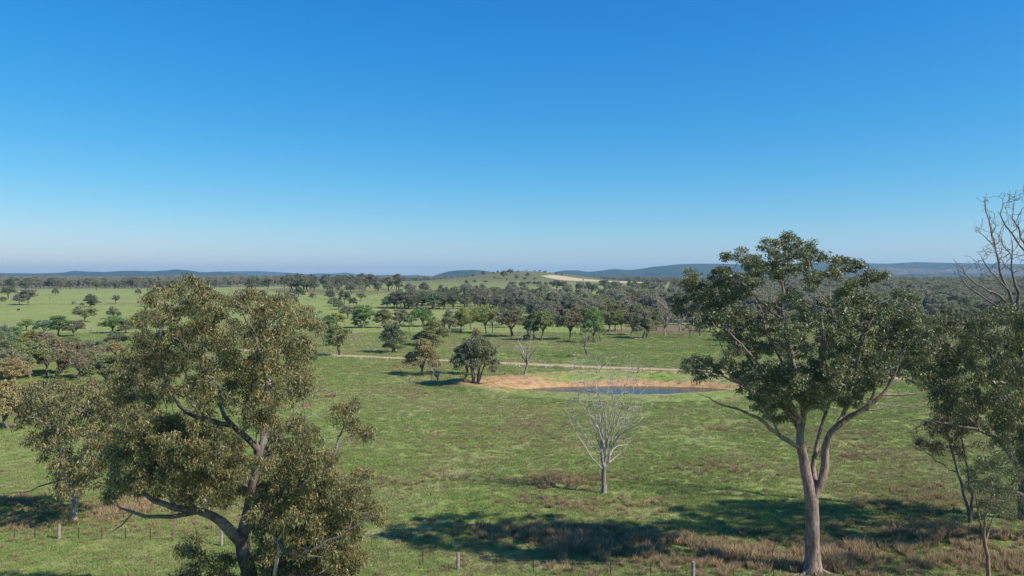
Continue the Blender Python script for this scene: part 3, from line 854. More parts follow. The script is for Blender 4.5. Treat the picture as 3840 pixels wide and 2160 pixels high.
def left_pale():
    Y = 77.0
    bx, by, bz = gp(280, 1955)
    root = tag(empty('eucalyptus_tree', (bx, by, bz)), 'olive and rust leaved gum with smooth cream forked trunk behind the wire fence', 'tree')
    Y = by
    def A(*p): return at(p[0], p[1], Y + (p[2] if len(p) > 2 else 0))
    s = Skel()
    cut = bz + 3.4
    t = s.path([(bx, by, bz - .2), (bx, by, bz + .4), A(282, 1915), A(279, 1892), A(283, 1860), A(286, 1820), A(300, 1760)], [.36, .30, .27, .25, .17, .15, .12], part=0, att=lambda p: p[2] > cut)
    n = s.near(A(279, 1892))
    s.path([A(265, 1865), A(258, 1835), A(245, 1780, .5), A(225, 1700, 1), A(215, 1600, 1)], [.16, .15, .13, .10, .06], n, part=1, att=lambda p: p[2] > cut)
    s.path([A(300, 1860), A(307, 1840), A(340, 1780, -1), A(390, 1690, -1.2), A(430, 1600, -1)], [.16, .14, .12, .09, .05], n, part=2, att=lambda p: p[2] > cut)
    s.path([A(210, 1805, .3), A(130, 1832, .2), A(85, 1848, 0), A(5, 1852, 0)], [.09, .06, .04, .02], s.near(A(250, 1800, .4)), part=3, att=False)
    s.path([A(330, 1690, 1.5), A(345, 1580, 2), A(330, 1500, 2)], [.1, .08, .05], t, part=4)
    blobs = [(130, 1470, 50), (190, 1450, 40), (250, 1480, 55), (330, 1470, 55), (410, 1470, 50), (470, 1500, 50), (110, 1540, 50), (190, 1540, 55), (270, 1560, 60), (360, 1550, 65), (440, 1570, 60), (510, 1580, 50), (90, 1590, 35), (150, 1620, 55), (230, 1640, 60), (310, 1640, 60), (400, 1650, 60), (480, 1660, 55),
             (160, 1690, 40), (240, 1720, 60), (320, 1730, 60), (400, 1740, 55), (250, 1790, 50), (330, 1800, 50), (220, 1830, 28), (300, 1840, 30), (410, 1810, 35), (130, 1450, 30), (480, 1740, 35)]
    pts = blob_points(blobs, Y, 300, 300, 5.5, 5.5, cyc=1640, hh=260)
    G = grow(s, pts, 0.3, 0.7, 0.05, 0.014)
    finish_tree(root, s, G, M['bark_pale'], M['leaf_left'], np.array([G[0][i] for i in s.tips]), 62, 0.72, 0.33, 0.30, barks={3: M['bark_skydead']})

def right_big():
    bx, by, bz = gp(3046, 2148)
    Y = by
    root = tag(empty('eucalyptus_tree', (bx, by, bz)), 'dark green gum on a long bare pinkish trunk forking in two', 'tree')
    def A(*p): return at(p[0], p[1], Y + (p[2] if len(p) > 2 else 0))
    s = Skel()
    no = lambda p: False
    f = s.path([(bx, by, bz - .3), (bx, by, bz + .25), (bx + .02, by, bz + .9), A(3048, 2040), A(3045, 1940), A(3044, 1880)], [1.0, .80, .60, .55, .54, .56], part=0, att=no)
    t = s.path([A(3032, 1820), A(3015, 1740), A(3004, 1680), A(3001, 1620), A(3015, 1560), A(3018, 1500), A(2992, 1424), A(2959, 1300, .4), A(2934, 1197, .5), A(2934, 1104, .3), A(2950, 1000), A(2960, 930)], [.43, .37, .34, .30, .26, .22, .19, .16, .13, .10, .07, .04], f, part=0, att=lambda p: p[2] > bz + 11)
    r_ = s.path([A(3062, 1856), A(3090, 1790), A(3096, 1700), A(3092, 1645), A(3118, 1612, -.3), A(3170, 1570, -.6), A(3235, 1545, -1), A(3296, 1488, -1.2), A(3350, 1430, -1.4), A(3370, 1360, -1.5)], [.34, .32, .30, .27, .26, .24, .20, .16, .12, .07], f, part=1, att=lambda p: p[2] > bz + 10.5)
    s.path([A(3340, 1485, -1.2), A(3406, 1482, -1.2), A(3440, 1478, -1.2), A(3480, 1465, -1.2)], [.10, .08, .05, .02], s.near(A(3296, 1488, -1.2)), part=1, att=False)
    s.path([A(3320, 1522, -1), A(3390, 1520, -1), A(3440, 1530, -1)], [.07, .045, .015], s.near(A(3235, 1545, -1)), part=1, att=False)
    s.path([A(2960, 1660, -.3), A(2913, 1630, -.8), A(2870, 1585, -1.2), A(2831, 1562, -1.6), A(2766, 1529, -2), A(2700, 1514, -2.4), A(2622, 1479, -2.8)], [.20, .17, .14, .12, .09, .06, .02], s.near(A(2990, 1690)), part=2, att=lambda p: True)
    s.path([A(2965, 1560, .6), A(2900, 1450, 1.2), A(2820, 1360, 1.5), A(2740, 1270, 1.4), A(2680, 1180, 1.2), A(2620, 1110, 1)], [.19, .15, .12, .10, .07, .04], s.near(A(3001, 1630)), part=3)
    s.path([A(2940, 1530, -.8), A(2860, 1460, -1.6), A(2780, 1440, -2.2), A(2700, 1410, -2.6), A(2610, 1385, -2.8)], [.17, .13, .10, .07, .04], s.near(A(3003, 1600)), part=4)
    s.path([A(3052, 1790, 1), A(3050, 1710, 1.4), A(3075, 1620, 1.8), A(3110, 1500, 2.2), A(3150, 1380, 2.4), A(3190, 1260, 2.2), A(3210, 1130, 1.6), A(3215, 1040, 1)], [.20, .17, .15, .13, .11, .09, .06, .03], s.near(A(3050, 1858)), part=5, att=lambda p: p[2] > bz + 12)
    s.path([A(3060, 1490, -1.2), A(3080, 1380, -2), A(3090, 1270, -2.2), A(3080, 1170, -1.8)], [.15, .12, .09, .05], s.near(A(3016, 1540)), part=6)
    s.path([A(2870, 1150, -.4), A(2800, 1080, -.8), A(2740, 1010, -1)], [.08, .06, .03], s.near(A(2931, 1200, .5)), part=0)
    s.path([A(3200, 1480, .6), A(3270, 1370, 1.4), A(3330, 1250, 1.6)], [.15, .11, .06], s.near(A(3140, 1595, -.5)), part=7)
    for (src, pts_, r0) in (((3018, 1500), [(2985, 1440, -1.6), (2930, 1360, -2.6), (2880, 1260, -3.2), (2850, 1150, -3.2)], .13),
                            ((3010, 1580), [(2960, 1500, -2), (2880, 1400, -3.2), (2800, 1310, -4), (2730, 1240, -4)], .14),
                            ((3170, 1570), [(3190, 1480, -2), (3210, 1380, -3.2), (3240, 1270, -3.6), (3280, 1180, -3.2)], .14),
                            ((3235, 1545), [(3290, 1440, -2.6), (3370, 1340, -3), (3430, 1260, -2.6)], .11),
                            ((3018, 1500), [(3060, 1400, -2.6), (3110, 1300, -3.8), (3130, 1180, -4)], .12),
                            ((2913, 1630), [(2850, 1510, -1.6), (2770, 1430, -2.4), (2690, 1350, -2.6)], .09)):
        s.path([A(*p) for p in pts_], [r0, r0 * .35], s.near(A(*src)), part=2 if src[0] < 2950 else 0)
    z = lambda L_: [(2440 + a * .552, 800 + b * .552, r * .50) for a, b, r in L_]
    blobs = z([(950, 190, 85), (810, 215, 75), (1090, 240, 75), (890, 280, 90), (1030, 300, 85), (620, 295, 70), (525, 300, 36), (700, 345, 85), (790, 370, 90), (910, 390, 95), (1040, 380, 80), (1160, 300, 36), (1120, 440, 70), (1300, 360, 90), (1395, 345, 45), (1240, 410, 70), (1500, 430, 75), (1575, 430, 45), (690, 450, 80), (600, 440, 60),
               (480, 430, 85), (270, 430, 62), (250, 480, 50), (500, 500, 90), (310, 520, 95), (190, 580, 60), (350, 620, 90), (600, 540, 90), (200, 660, 40), (450, 690, 110), (600, 690, 90), (340, 740, 55), (1400, 490, 90), (1320, 560, 90), (1460, 590, 90), (1180, 600, 70), (1600, 630, 75), (1690, 545, 34), (1020, 640, 70),
               (1100, 740, 120), (1300, 700, 120), (1500, 700, 120), (1650, 730, 95), (960, 800, 110), (800, 770, 100), (650, 800, 100), (520, 840, 80), (1200, 850, 120), (1400, 830, 130), (1600, 830, 110), (1010, 920, 110), (850, 910, 110), (700, 930, 95), (560, 930, 60), (1250, 950, 120), (1440, 950, 120), (1600, 940, 90),
               (250, 1040, 65), (340, 1000, 62), (330, 1095, 62), (430, 1060, 70), (540, 1030, 70), (650, 1070, 85), (780, 1040, 70), (900, 1080, 100), (1080, 1050, 100), (1300, 1070, 110), (1480, 1060, 85), (660, 1200, 75), (700, 1290, 65), (780, 1340, 70), (900, 1220, 80), (1090, 1190, 80), (1260, 1200, 80), (1380, 1280, 55), (880, 1400, 60), (1150, 1330, 60), (720, 1140, 60), (1580, 1060, 50), (1000, 1150, 90), (1200, 1100, 100), (1350, 1150, 90), (850, 1150, 90), (760, 1200, 70), (1050, 1300, 60), (1200, 1280, 60), (1330, 1220, 60), (950, 1320, 55), (600, 1120, 60), (1480, 1180, 60), (1540, 1120, 50), (1700, 620, 50), (1720, 720, 50), (1690, 850, 50), (430, 560, 80), (520, 620, 80), (1060, 480, 80), (960, 560, 70), (820, 640, 60)]) + [(2870, 1490, 38), (2930, 1515, 34), (2990, 1480, 42), (3080, 1480, 42), (3140, 1505, 36), (3190, 1450, 48), (3250, 1420, 48), (3300, 1400, 42), (3230, 1495, 30), (3120, 1420, 55), (2900, 1430, 52), (3345, 1340, 42), (3365, 1400, 30), (2960, 1400, 55), (3040, 1440, 45), (3400, 1300, 34), (3430, 1180, 42), (3450, 1260, 46), (3440, 1340, 42), (3380, 1230, 55), (3420, 1120, 30), (3480, 1310, 36)]
    pts = blob_points(blobs, Y, 3020, 500, 6.0, 10.5, cyc=1230, hh=400)
    G = grow(s, pts, 0.34, 0.6, 0.06, 0.014)
    print('right', len(pts), len(G[0]))
    finish_tree(root, s, G, M['bark_right'], M['leaf_right'], np.array([G[0][i] for i in s.tips]), 74, 0.52, 0.235, 0.38, hang=0.35, flat=0.6)
    # buttress roots
    mb = MB()
    for a, L_ in ((-2.7, 1.5), (-0.3, 1.9), (0.7, 1.0), (2.0, 1.2), (-1.6, 1.3)):
        p = [np.array([0, 0, .55]) + np.array([math.cos(a), math.sin(a), 0]) * q * L_ + np.array([0, 0, -.62 * q ** .6]) for q in (0.25, .45, .65, .85, 1.05)]
        mb.tube(p, [.3, .22, .15, .09, .03], 7)
    mb.build('root', M['bark_right'], root, True)

def right_edge():
    Y = 71.0
    bx = at(4000, 2050, Y)[0]; by = Y; bz = float(Hf(np.array([bx]), np.array([by]))[0])
    root = tag(empty('eucalyptus_tree', (bx, by, bz)), 'green and tan gum cut by the right edge with long bare bough beneath', 'tree')
    def A(*p): return at(p[0], p[1], Y + (p[2] if len(p) > 2 else 0))
    s = Skel()
    t = s.path([(bx, by, bz - .2), (bx, by, bz + 1), A(3985, 1850), A(3960, 1700), A(3930, 1550), A(3890, 1400), A(3850, 1280)], [.62, .5, .42, .38, .30, .22, .14, .07], part=0, att=lambda p: p[2] > bz + 4.5)
    n = s.near(A(3985, 1850))
    s.path([A(3900, 1830, -1), A(3840, 1790, -1.5), A(3803, 1730, -2), A(3755, 1665, -2.4), A(3710, 1625, -2.6), A(3640, 1603, -2.8), A(3563, 1588, -3), A(3480, 1580, -3), A(3410, 1565, -3)], [.26, .22, .19, .16, .14, .11, .07, .04, .015], n, part=1, att=lambda p: p[0] > A(3600, 0)[0])
    s.path([A(3900, 1872, -1.6), A(3840, 1851, -2), A(3780, 1845, -2.2), A(3731, 1832, -2.4), A(3690, 1812, -2.4), A(3655, 1802, -2.4), A(3618, 1810, -2.4)], [.2, .17, .15, .14, .12, .11, .03], n, part=2, att=False)
    s.path([A(3820, 1560, -.6), A(3740, 1460, -1), A(3650, 1370, -1.2), A(3560, 1290, -1.2)], [.16, .13, .09, .05], s.near(A(3950, 1640)), part=3)
    s.path([A(3800, 1440, 1.6), A(3720, 1340, 2.2), A(3660, 1250, 2.2)], [.14, .1, .06], s.near(A(3930, 1550)), part=4)
    blobs = [(3420, 1290, 45), (3400, 1350, 35), (3440, 1420, 40), (3530, 1500, 45), (3620, 1530, 40), (3470, 1230, 38), (3530, 1215, 45), (3610, 1240, 60), (3690, 1215, 55), (3740, 1190, 50), (3800, 1180, 65), (3870, 1210, 75), (3500, 1300, 60), (3580, 1320, 60), (3680, 1300, 70), (3790, 1290, 75), (3890, 1270, 90), (3450, 1370, 50), (3540, 1390, 62), (3640, 1400, 70), (3750, 1400, 75), (3850, 1400, 80),
             (3490, 1450, 42), (3580, 1470, 55), (3690, 1500, 70), (3800, 1510, 80), (3900, 1520, 80), (3660, 1560, 45), (3770, 1590, 60), (3850, 1620, 60), (3950, 1630, 80), (3820, 1690, 42), (4000, 1350, 90), (4040, 1480, 95), (4070, 1620, 90), (3920, 1760, 50), (4150, 1400, 100), (4160, 1550, 90), (3750, 1660, 30), (3960, 1270, 80), (3720, 1610, 30), (3840, 1760, 30), (3560, 1540, 26), (3620, 1590, 22)]
    pts = blob_points(blobs, Y, 3900, 560, 6.5, 7.6, cyc=1430, hh=420)
    G = grow(s, pts, 0.32, 0.6, 0.06, 0.013)
    finish_tree(root, s, G, M['bark_left'], M['leaf_edge'], np.array([G[0][i] for i in s.tips]), 72, 0.62, 0.28, 0.29)

def sky_dead():
    Y = 78.0
    bx = at(3835, 1990, Y)[0]; by = Y; bz = float(Hf(np.array([bx]), np.array([by]))[0])
    root = tag(empty('dead_tree', (bx, by, bz)), 'bare dead tree with dark crooked branches against the sky, at the right edge', 'dead tree')
    Z = lambda a, b, c=0: at(3300 + a * .414, 700 + b * .414, Y + c)
    s = Skel()
    t = s.path([(bx, by, bz - .2), (bx, by, bz + 5), at(3835, 1500, Y), at(3830, 1300, Y), Z(1255, 1195)], [.5, .42, .34, .27, .22], part=0, att=False)
    s.path([Z(1180, 1120, -.5), Z(1110, 1010, -.8), Z(1080, 960, -1), Z(960, 945, -1.2), Z(830, 850, -1.4), Z(740, 770, -1.5), Z(700, 700, -1.6), Z(665, 650, -1.6)], [0.131, 0.112, 0.091, 0.075, 0.061, 0.046, 0.030, 0.016], t, part=1)
    s.path([Z(1030, 1085, .3), Z(940, 1010, .6), Z(820, 920, .8), Z(730, 870, 1), Z(715, 800, 1), Z(705, 730, 1)], [0.091, 0.072, 0.061, 0.051, 0.030, 0.012], s.near(Z(1150, 1080, -.5)), part=2)
    n = s.path([Z(1200, 1040, .8), Z(1150, 930, 1), Z(1090, 800, 1.2), Z(1060, 640, 1.2), Z(1030, 500, 1.2), Z(1015, 390, 1), Z(990, 300, 1), Z(945, 220, .8), Z(960, 130, .8), Z(965, 50, .8)], [0.142, 0.122, 0.101, 0.091, 0.081, 0.072, 0.056, 0.040, 0.026, 0.012], t, part=3)
    s.path([Z(980, 480, .6), Z(930, 420, .4), Z(880, 380, .3), Z(845, 375, .3)], [0.046, 0.030, 0.021, 0.010], s.near(Z(1040, 560, 1.2)), part=3)
    s.path([Z(1060, 840, .6), Z(980, 740, .4), Z(940, 650, .3), Z(905, 612, .3)], [0.072, 0.056, 0.046, 0.016], s.near(Z(1150, 930, 1)), part=3)
    s.path([Z(1260, 1040, -1), Z(1240, 900, -1.2), Z(1180, 800, -1.4), Z(1190, 680, -1.6), Z(1205, 520, -1.8), Z(1185, 450, -1.8)], [0.142, 0.122, 0.091, 0.072, 0.046, 0.021], t, part=4)
    s.path([Z(1330, 1060, .4), Z(1370, 880, .6), Z(1340, 620, .8), Z(1304, 570, 1), Z(1200, 450, 1), Z(1130, 340, 1), Z(1080, 245, 1), Z(1110, 150, 1), Z(1135, 60, 1)], [0.173, 0.152, 0.122, 0.101, 0.081, 0.072, 0.051, 0.030, 0.016], t, part=5)
    s.path([Z(1290, 430, 1.4), Z(1210, 340, 1.6), Z(1190, 270, 1.6), Z(1220, 150, 1.6), Z(1235, 20, 1.6)], [0.072, 0.061, 0.046, 0.030, 0.012], s.near(Z(1330, 610, .8)), part=5)
    s.path([Z(1380, 420, 1), Z(1400, 250, 1), Z(1310, 120, 1), Z(1300, -20, 1)], [0.081, 0.061, 0.040, 0.016], s.near(Z(1350, 700, .8)), part=5)
    r = np.random.default_rng(3)
    pts = []
    fan = [(700, 700), (760, 740), (720, 780), (830, 720), (900, 620), (950, 560), (880, 690), (1000, 620), (1010, 480), (860, 370), (990, 240), (1020, 260), (950, 120), (1060, 410), (1100, 360), (1130, 500), (1080, 560), (1150, 180), (1140, 60), (1180, 120), (1230, 100), (1290, 60), (1160, 300), (1260, 260), (1240, 330), (1110, 640), (1150, 560), (1230, 600), (1010, 800), (1060, 700), (930, 780), (960, 560), (1280, 400), (1250, 480), (1200, 350), (1070, 520), (985, 870), (900, 860), (1290, 650), (1260, 740), (1130, 720), (1170, 640), (1045, 330), (1000, 420)]
    for a, b in fan:
        for _ in range(10):
            pts.append(Z(a + r.normal(0, 30), b + r.normal(0, 28), r.uniform(-2, 2)))
    for _ in range(60):
        pts.append(Z(r.uniform(1250, 1700), r.uniform(0, 900), r.uniform(-2.5, 2.5)))
    G = grow(s, np.array(pts), 0.15, 0.4, 0.09, 0.018, r=r)
    finish_tree(root, s, G, M['bark_skydead'], None, None, 0, 0, 0)

def bare_tree():
    bx, by, bz = gp(2264, 1850)
    Y = by
    root = tag(empty('dead_tree', (bx, by, bz)), 'leafless pale grey tree with upright fan of branches in front of the dam', 'dead tree')
    Z = lambda a, b, c=0: at(2080 + a * .3728, 1340 + b * .3728, Y + c)
    s = Skel()
    f = s.path([(bx, by, bz - .1), (bx, by, bz + .3), Z(495, 1250), Z(496, 1160), Z(500, 1110)], [.36, .29, .26, .25, .24], part=0, att=False)
    r = np.random.default_rng(11)
    mains = [[(465, 1120), (420, 1065), (350, 980), (310, 900), (250, 810), (180, 700), (145, 600), (130, 530)],
             [(475, 1000), (440, 940), (360, 880), (300, 780), (230, 680), (160, 590)],
             [(480, 960), (440, 860), (400, 720), (350, 600), (270, 470), (230, 330), (200, 200), (190, 150)],
             [(490, 940), (450, 800), (430, 640), (400, 500), (340, 380), (300, 240), (240, 130)],
             [(485, 900), (455, 760), (450, 600), (430, 440), (420, 300), (400, 170), (370, 80)],
             [(490, 860), (480, 700), (500, 540), (450, 400), (440, 260), (450, 130), (470, 60)],
             [(505, 900), (520, 740), (510, 560), (530, 400), (540, 250), (530, 120)],
             [(520, 880), (545, 720), (590, 560), (580, 400), (570, 280), (590, 150)],
             [(525, 900), (570, 740), (610, 600), (600, 440), (620, 300), (640, 160)],
             [(540, 900), (590, 760), (640, 620), (690, 480), (700, 330), (740, 200), (770, 130)],
             [(545, 960), (600, 840), (680, 730), (750, 680), (800, 600), (850, 500), (880, 410)],
             [(560, 940), (620, 820), (700, 740), (800, 690), (880, 640), (960, 560)],
             [(550, 920), (610, 800), (660, 700), (730, 560), (780, 430), (800, 300), (810, 180)],
             [(540, 1050), (600, 1020), (680, 940), (740, 860), (830, 770)],
             [(560, 990), (600, 900), (660, 888), (740, 880)],
             [(500, 950), (530, 800), (560, 640), (600, 480), (660, 360), (690, 240)],
             [(495, 930), (470, 800), (410, 660), (330, 520), (300, 380), (290, 230)]]
    st = s.near(Z(500, 1110))
    t1 = s.path([Z(480, 1040), Z(478, 980)], [.17, .15], st, part=0)
    t2 = s.path([Z(515, 1040), Z(515, 980)], [.16, .14], st, part=0)
    t3 = s.path([Z(545, 1050), Z(550, 990)], [.15, .13], st, part=0)
    for k, mm in enumerate(mains):
        y0 = r.uniform(-2.2, 2.2)
        src = st if mm[0][1] > 1040 else (t1 if mm[0][0] < 492 else (t2 if mm[0][0] < 535 else t3))
        pts = [Z(a + r.normal(0, 5), b, y0 * i / (len(mm) - 1)) for i, (a, b) in enumerate(mm)]
        s.path(pts, np.linspace(.080, .018, len(pts)), src, part=1 + k, sub=.45, wob=.06)
    pts = []
    for mm in mains:
        for (a, b) in mm[2:]:
            for _ in range(13 if b < 760 else 4):
                pts.append(Z(a + r.normal(0, 42), b - abs(r.normal(0, 75)) - 35, r.uniform(-2.2, 2.2)))
    G = grow(s, np.array(pts), 0.05, 0.33, 0.05, 0.0165, r=r)
    finish_tree(root, s, G, M['bark_dead'], None, None, 0, 0, 0, partname='branch')

def small_near(px, py, stems, blobs, label, bark, leaf, dens, per, crad, lsize, axis, half, depth, cyc, hh):
    bx, by, bz = gp(px, py)
    root = tag(empty('young_eucalyptus_tree', (bx, by, bz)), label, 'tree')
    s = Skel()
    for k, (pts, rads, frm) in enumerate(stems):
        P = [at(a, b, by + (k * .4)) for a, b in pts]
        if frm is None:
            s.path([np.array([bx, by, bz - .1])] + P, rads, part=0, att=lambda p: p[2] > bz + 1.5)
        else:
            s.path(P, rads, s.near(at(*frm, by)), part=k)
    pts = blob_points(blobs, by, axis, half, depth, dens, cyc=cyc, hh=hh)
    G = grow(s, pts, 0.3, 0.4, 0.05, 0.010)
    finish_tree(root, s, G, bark, leaf, np.array([G[0][i] for i in s.tips]), per, crad, lsize)

big_left(); left_pale(); right_big(); right_edge(); sky_dead(); bare_tree()
small_near(3706, 2180, [([(3705, 2100), (3690, 2020), (3692, 1960), (3700, 1900)], [.17, .15, .13, .10, .06], None),
                        ([(3680, 1940), (3660, 1880), (3650, 1830)], [.07, .05, .02], (3691, 2000)),
                        ([(3715, 1960), (3740, 1900), (3780, 1860)], [.07, .05, .02], (3695, 2030))],
           [(3640, 1770, 30), (3700, 1740, 42), (3760, 1740, 42), (3810, 1780, 40), (3660, 1830, 36), (3720, 1820, 45), (3780, 1850, 42), (3830, 1870, 36), (3740, 1900, 36), (3690, 1890, 28), (3790, 1930, 28), (3720, 1690, 30), (3780, 1690, 30), (3720, 1980, 20)],
           'young gum with orange brown trunk and sparse grey leaves, bottom right corner', M['bark_orange'], M['leaf_grey'], 22.0, 40, 0.45, 0.18, 3730, 140, 2.2, 1830, 160)
small_near(3640, 1960, [([(3625, 1880), (3600, 1800), (3575, 1710), (3560, 1660)], [.2, .17, .14, .10, .06], None),
                        ([(3650, 1900), (3638, 1820), (3620, 1720), (3600, 1620)], [.13, .12, .09, .04], (3630, 1935)),
                        ([(3520, 1740), (3470, 1690), (3430, 1660)], [.06, .04, .015], (3590, 1780))],
           [(3560, 1480, 34), (3590, 1540, 45), (3540, 1560, 42), (3500, 1600, 38), (3570, 1620, 50), (3620, 1600, 40), (3460, 1660, 30), (3520, 1680, 36), (3590, 1690, 36), (3650, 1670, 34), (3430, 1620, 22), (3630, 1540, 36)],
           'dry reddish leaved sapling with two thin dark stems under the right edge crown', M['bark_left'], M['leaf_red'], 15.0, 42, 0.55, 0.20, 3550, 140, 2.5, 1590, 140)

# ---------------- prototype trees for the paddock (about 12 m tall, centred on the origin)
def proto(kind, seed):
    r = np.random.default_rng(seed)
    s = Skel(); Ht = 12.0
    blobs = []
    trunk_h = dict(round=2.0, vase=3.0, tall=2.6, oak=1.8, sparse=3.0, dead=2.8, multi=1.0, bush=0.8)[kind]
    rad0 = dict(round=.38, vase=.36, tall=.34, oak=.62, sparse=.28, dead=.34, multi=.2, bush=.3)[kind]
    lean = r.normal(0, 0.3 if kind in ('dead', 'multi') else 0.9, 2)
    if kind == 'multi':
        for q in range(6):
            a = q / 6 * 6.28 + r.uniform(-.4, .4); b0 = .7 * np.array([math.cos(a), math.sin(a), 0])
            s.path([b0 + [0, 0, -.2], b0 * 1.3 + [0, 0, 1.5], b0 * 2.4 + [0, 0, 4], b0 * 3.8 + [0, 0, 6.5]], [.24, .2, .15, .08], part=0, att=lambda p: p[2] > 2.6)
    else:
        s.path([(0, 0, -.3), (0.03, 0, .3), (lean[0] * .3, lean[1] * .3, trunk_h * .6), (lean[0] * .6, lean[1] * .6, trunk_h)], [rad0 * 1.3, rad0, rad0 * .85, rad0 * .75], part=0, att=lambda p: p[2] > trunk_h * .75)
        top = len(s.P) - 1
        nm = dict(round=5, vase=6, tall=4, oak=6, sparse=4, dead=7, bush=5)[kind]
        for q in range(nm):
            a = q / nm * 6.28 + r.uniform(-.5, .5)
            sp = dict(round=2.9, vase=3.3, tall=1.7, oak=3.6, sparse=2.5, dead=2.8, bush=3)[kind] * r.uniform(.5, 1.1)
            h1 = trunk_h + (Ht - trunk_h) * r.uniform(.25, .4); h2 = trunk_h + (Ht - trunk_h) * r.uniform(.5, .75)
            rr = rad0 * r.uniform(.38, .55)
            s.path([(math.cos(a) * sp * .5, math.sin(a) * sp * .5, h1), (math.cos(a) * sp, math.sin(a) * sp, h2)], [rr, rr * .7, rr * .35], top, part=0)
    pts = []
    if kind == 'dead':
        for _ in range(110):
            a = r.uniform(0, 6.28); h = r.uniform(.35, 1); q = r.uniform(.2, 1) ** .7
            pts.append((math.cos(a) * 4.2 * q * (.45 + .6 * h), math.sin(a) * 4.2 * q * (.45 + .6 * h), Ht * h))
        G = grow(s, np.array(pts), .2, .6, .12, .022, r=r)
        centers = None
    else:
        nb = dict(round=40, vase=38, tall=32, oak=38, sparse=18, multi=46, bush=28)[kind]
        for _ in range(nb):
            a = r.uniform(0, 6.28); q = r.uniform(0.05, 1) ** .5
            if kind == 'round': h = 2.5 + 8.6 * math.sqrt(max(0, 1 - q * q)) * r.uniform(.35, 1) + .8 * (1 - q); R = 4.3
            elif kind == 'vase': h = 4.2 + 7.0 * math.sqrt(max(0, 1 - q * q)) * r.uniform(.1, 1) + 1.6 * q + r.uniform(-.9, .5); R = 4.0
            elif kind == 'tall': h = r.uniform(4.2, 11.2); R = 2.9 * (1 - abs(h - 7.2) / 8)
            elif kind == 'oak': h = r.uniform(2.0, 10.8); R = 4.8 * (1 - max(0, h - 4.2) / 8.5)
            elif kind == 'sparse': h = r.uniform(4.5, 11); R = 3.4
            elif kind == 'multi': h = 2.6 + 8.4 * math.sqrt(max(0, 1 - q * q)) * r.uniform(.3, 1); R = 4.9
            else: h = r.uniform(1.5, 10.5); R = 4.5 * math.sqrt(max(0.05, 1 - ((h - 5) / 6.5) ** 2))
            br = r.uniform(.9, 1.5) * (0.8 if kind in ('tall', 'sparse') else 1.0)
            c = np.array([math.cos(a) * R * q + lean[0] * .5, math.sin(a) * R * q + lean[1] * .5, min(h, 11.3)])
            m = int((9 if kind != 'sparse' else 6) * br * br)
            d = r.normal(0, 1, (m, 3)); d /= np.linalg.norm(d, axis=1)[:, None]
            p = c + d * br * np.array([1, 1, .75]) * (r.uniform(.3, 1, m) ** .5)[:, None]
            pts.append(p[(d[:, 2] > -.5)])
        pts = np.vstack(pts)
        G = grow(s, pts, .3, .8, .08, .02, r=r)
        centers = np.array([G[0][i] for i in s.tips])
    P, par, rad, fr, part = G
    V, Q, th = tubes(P, par, rad, fr, part, 0, 7, 3, .09)
    tm = new_mesh('trunk', V, [Q], [M['bark_dead'] if kind == 'dead' else M['bark_mid']], dict(thin=th), smooth=True)
    cm = None; L = None
    if centers is not None:
        per = 26 if kind != 'sparse' else 16
        L = leaf_mesh(centers, per, .66, .46, r, .6, .45)
        cm = new_mesh('crown', L[0], [L[1]], [M['leaf_mid']], dict(lv=L[2], tp=L[3]))
    allv = np.vstack([V] + ([L[0]] if L else []))
    ext = (np.percentile(allv[:, 0], 99.5) - np.percentile(allv[:, 0], .5))
    return dict(trunk=tm, crown=cm, w=ext, h=np.percentile(allv[:, 2], 99.8), V=V, Q=Q, th=th, L=L)

PROTO = {}
for kind, cnt in (('round', 7), ('vase', 6), ('tall', 6), ('oak', 3), ('sparse', 4), ('dead', 4), ('multi', 2), ('bush', 3)):
    PROTO[kind] = [proto(kind, 100 * len(kind) + 17 * i + ord(kind[0])) for i in range(cnt)]

COL = dict(olive=(0.118, 0.126, 0.056), tan=(0.158, 0.130, 0.066), grey=(0.118, 0.120, 0.078), green=(0.102, 0.150, 0.056), blue=(0.095, 0.135, 0.084),
           dark=(0.078, 0.090, 0.054), yellow=(0.160, 0.158, 0.050), brown=(0.130, 0.112, 0.070), mauve=(0.116, 0.106, 0.086))
SRC = {}
def plant(px, py, top, wpx, kind, col, label, group=None, Y=None, cat=None):
    if Y is None:
        x, y, z = gp(px, py)
    else:
        x = (px - 1920) / F * Y; y = Y; z = float(Hf(np.array([x]), np.array([y]))[0])
    h = (py - top) / F * y
    k = random.randrange(len(PROTO[kind])); pr = PROTO[kind][k]
    sz = h / pr['h']; sx = 1.03 * (wpx / F * y) / pr['w']
    sx = min(max(sx, sz * .5), sz * 1.9)
    name = 'dead_tree' if kind == 'dead' else 'eucalyptus_tree'
    key = (kind, k)
    if key not in SRC:
        root = bpy.data.objects.new(name, None); root.empty_display_size = .5; C.objects.link(root)
        parts = [link('trunk', pr['trunk'], root)]
        if pr['crown']: parts.append(link('crown', pr['crown'], root))
        SRC[key] = (root, parts)
    else:
        r0, p0 = SRC[key]
        root = r0.copy(); C.objects.link(root); parts = []
        if 'group' in root: del root['group']
        for p in p0:
            c = p.copy(); C.objects.link(c); c.parent = root; parts.append(c)
    root.location = (x, y, z - .05); root.rotation_euler = (random.gauss(0, .045), random.gauss(0, .045), random.uniform(0, 6.28)); root.scale = (sx, sx, sz)
    tag(root, label, cat or ('dead tree' if kind == 'dead' else 'tree'), group)
    b = COL[col]; v = random.uniform(.85, 1.15)
    for p in parts:
        p.color = (b[0] * v * random.uniform(.93, 1.07), b[1] * v, b[2] * v, 1)
    return root

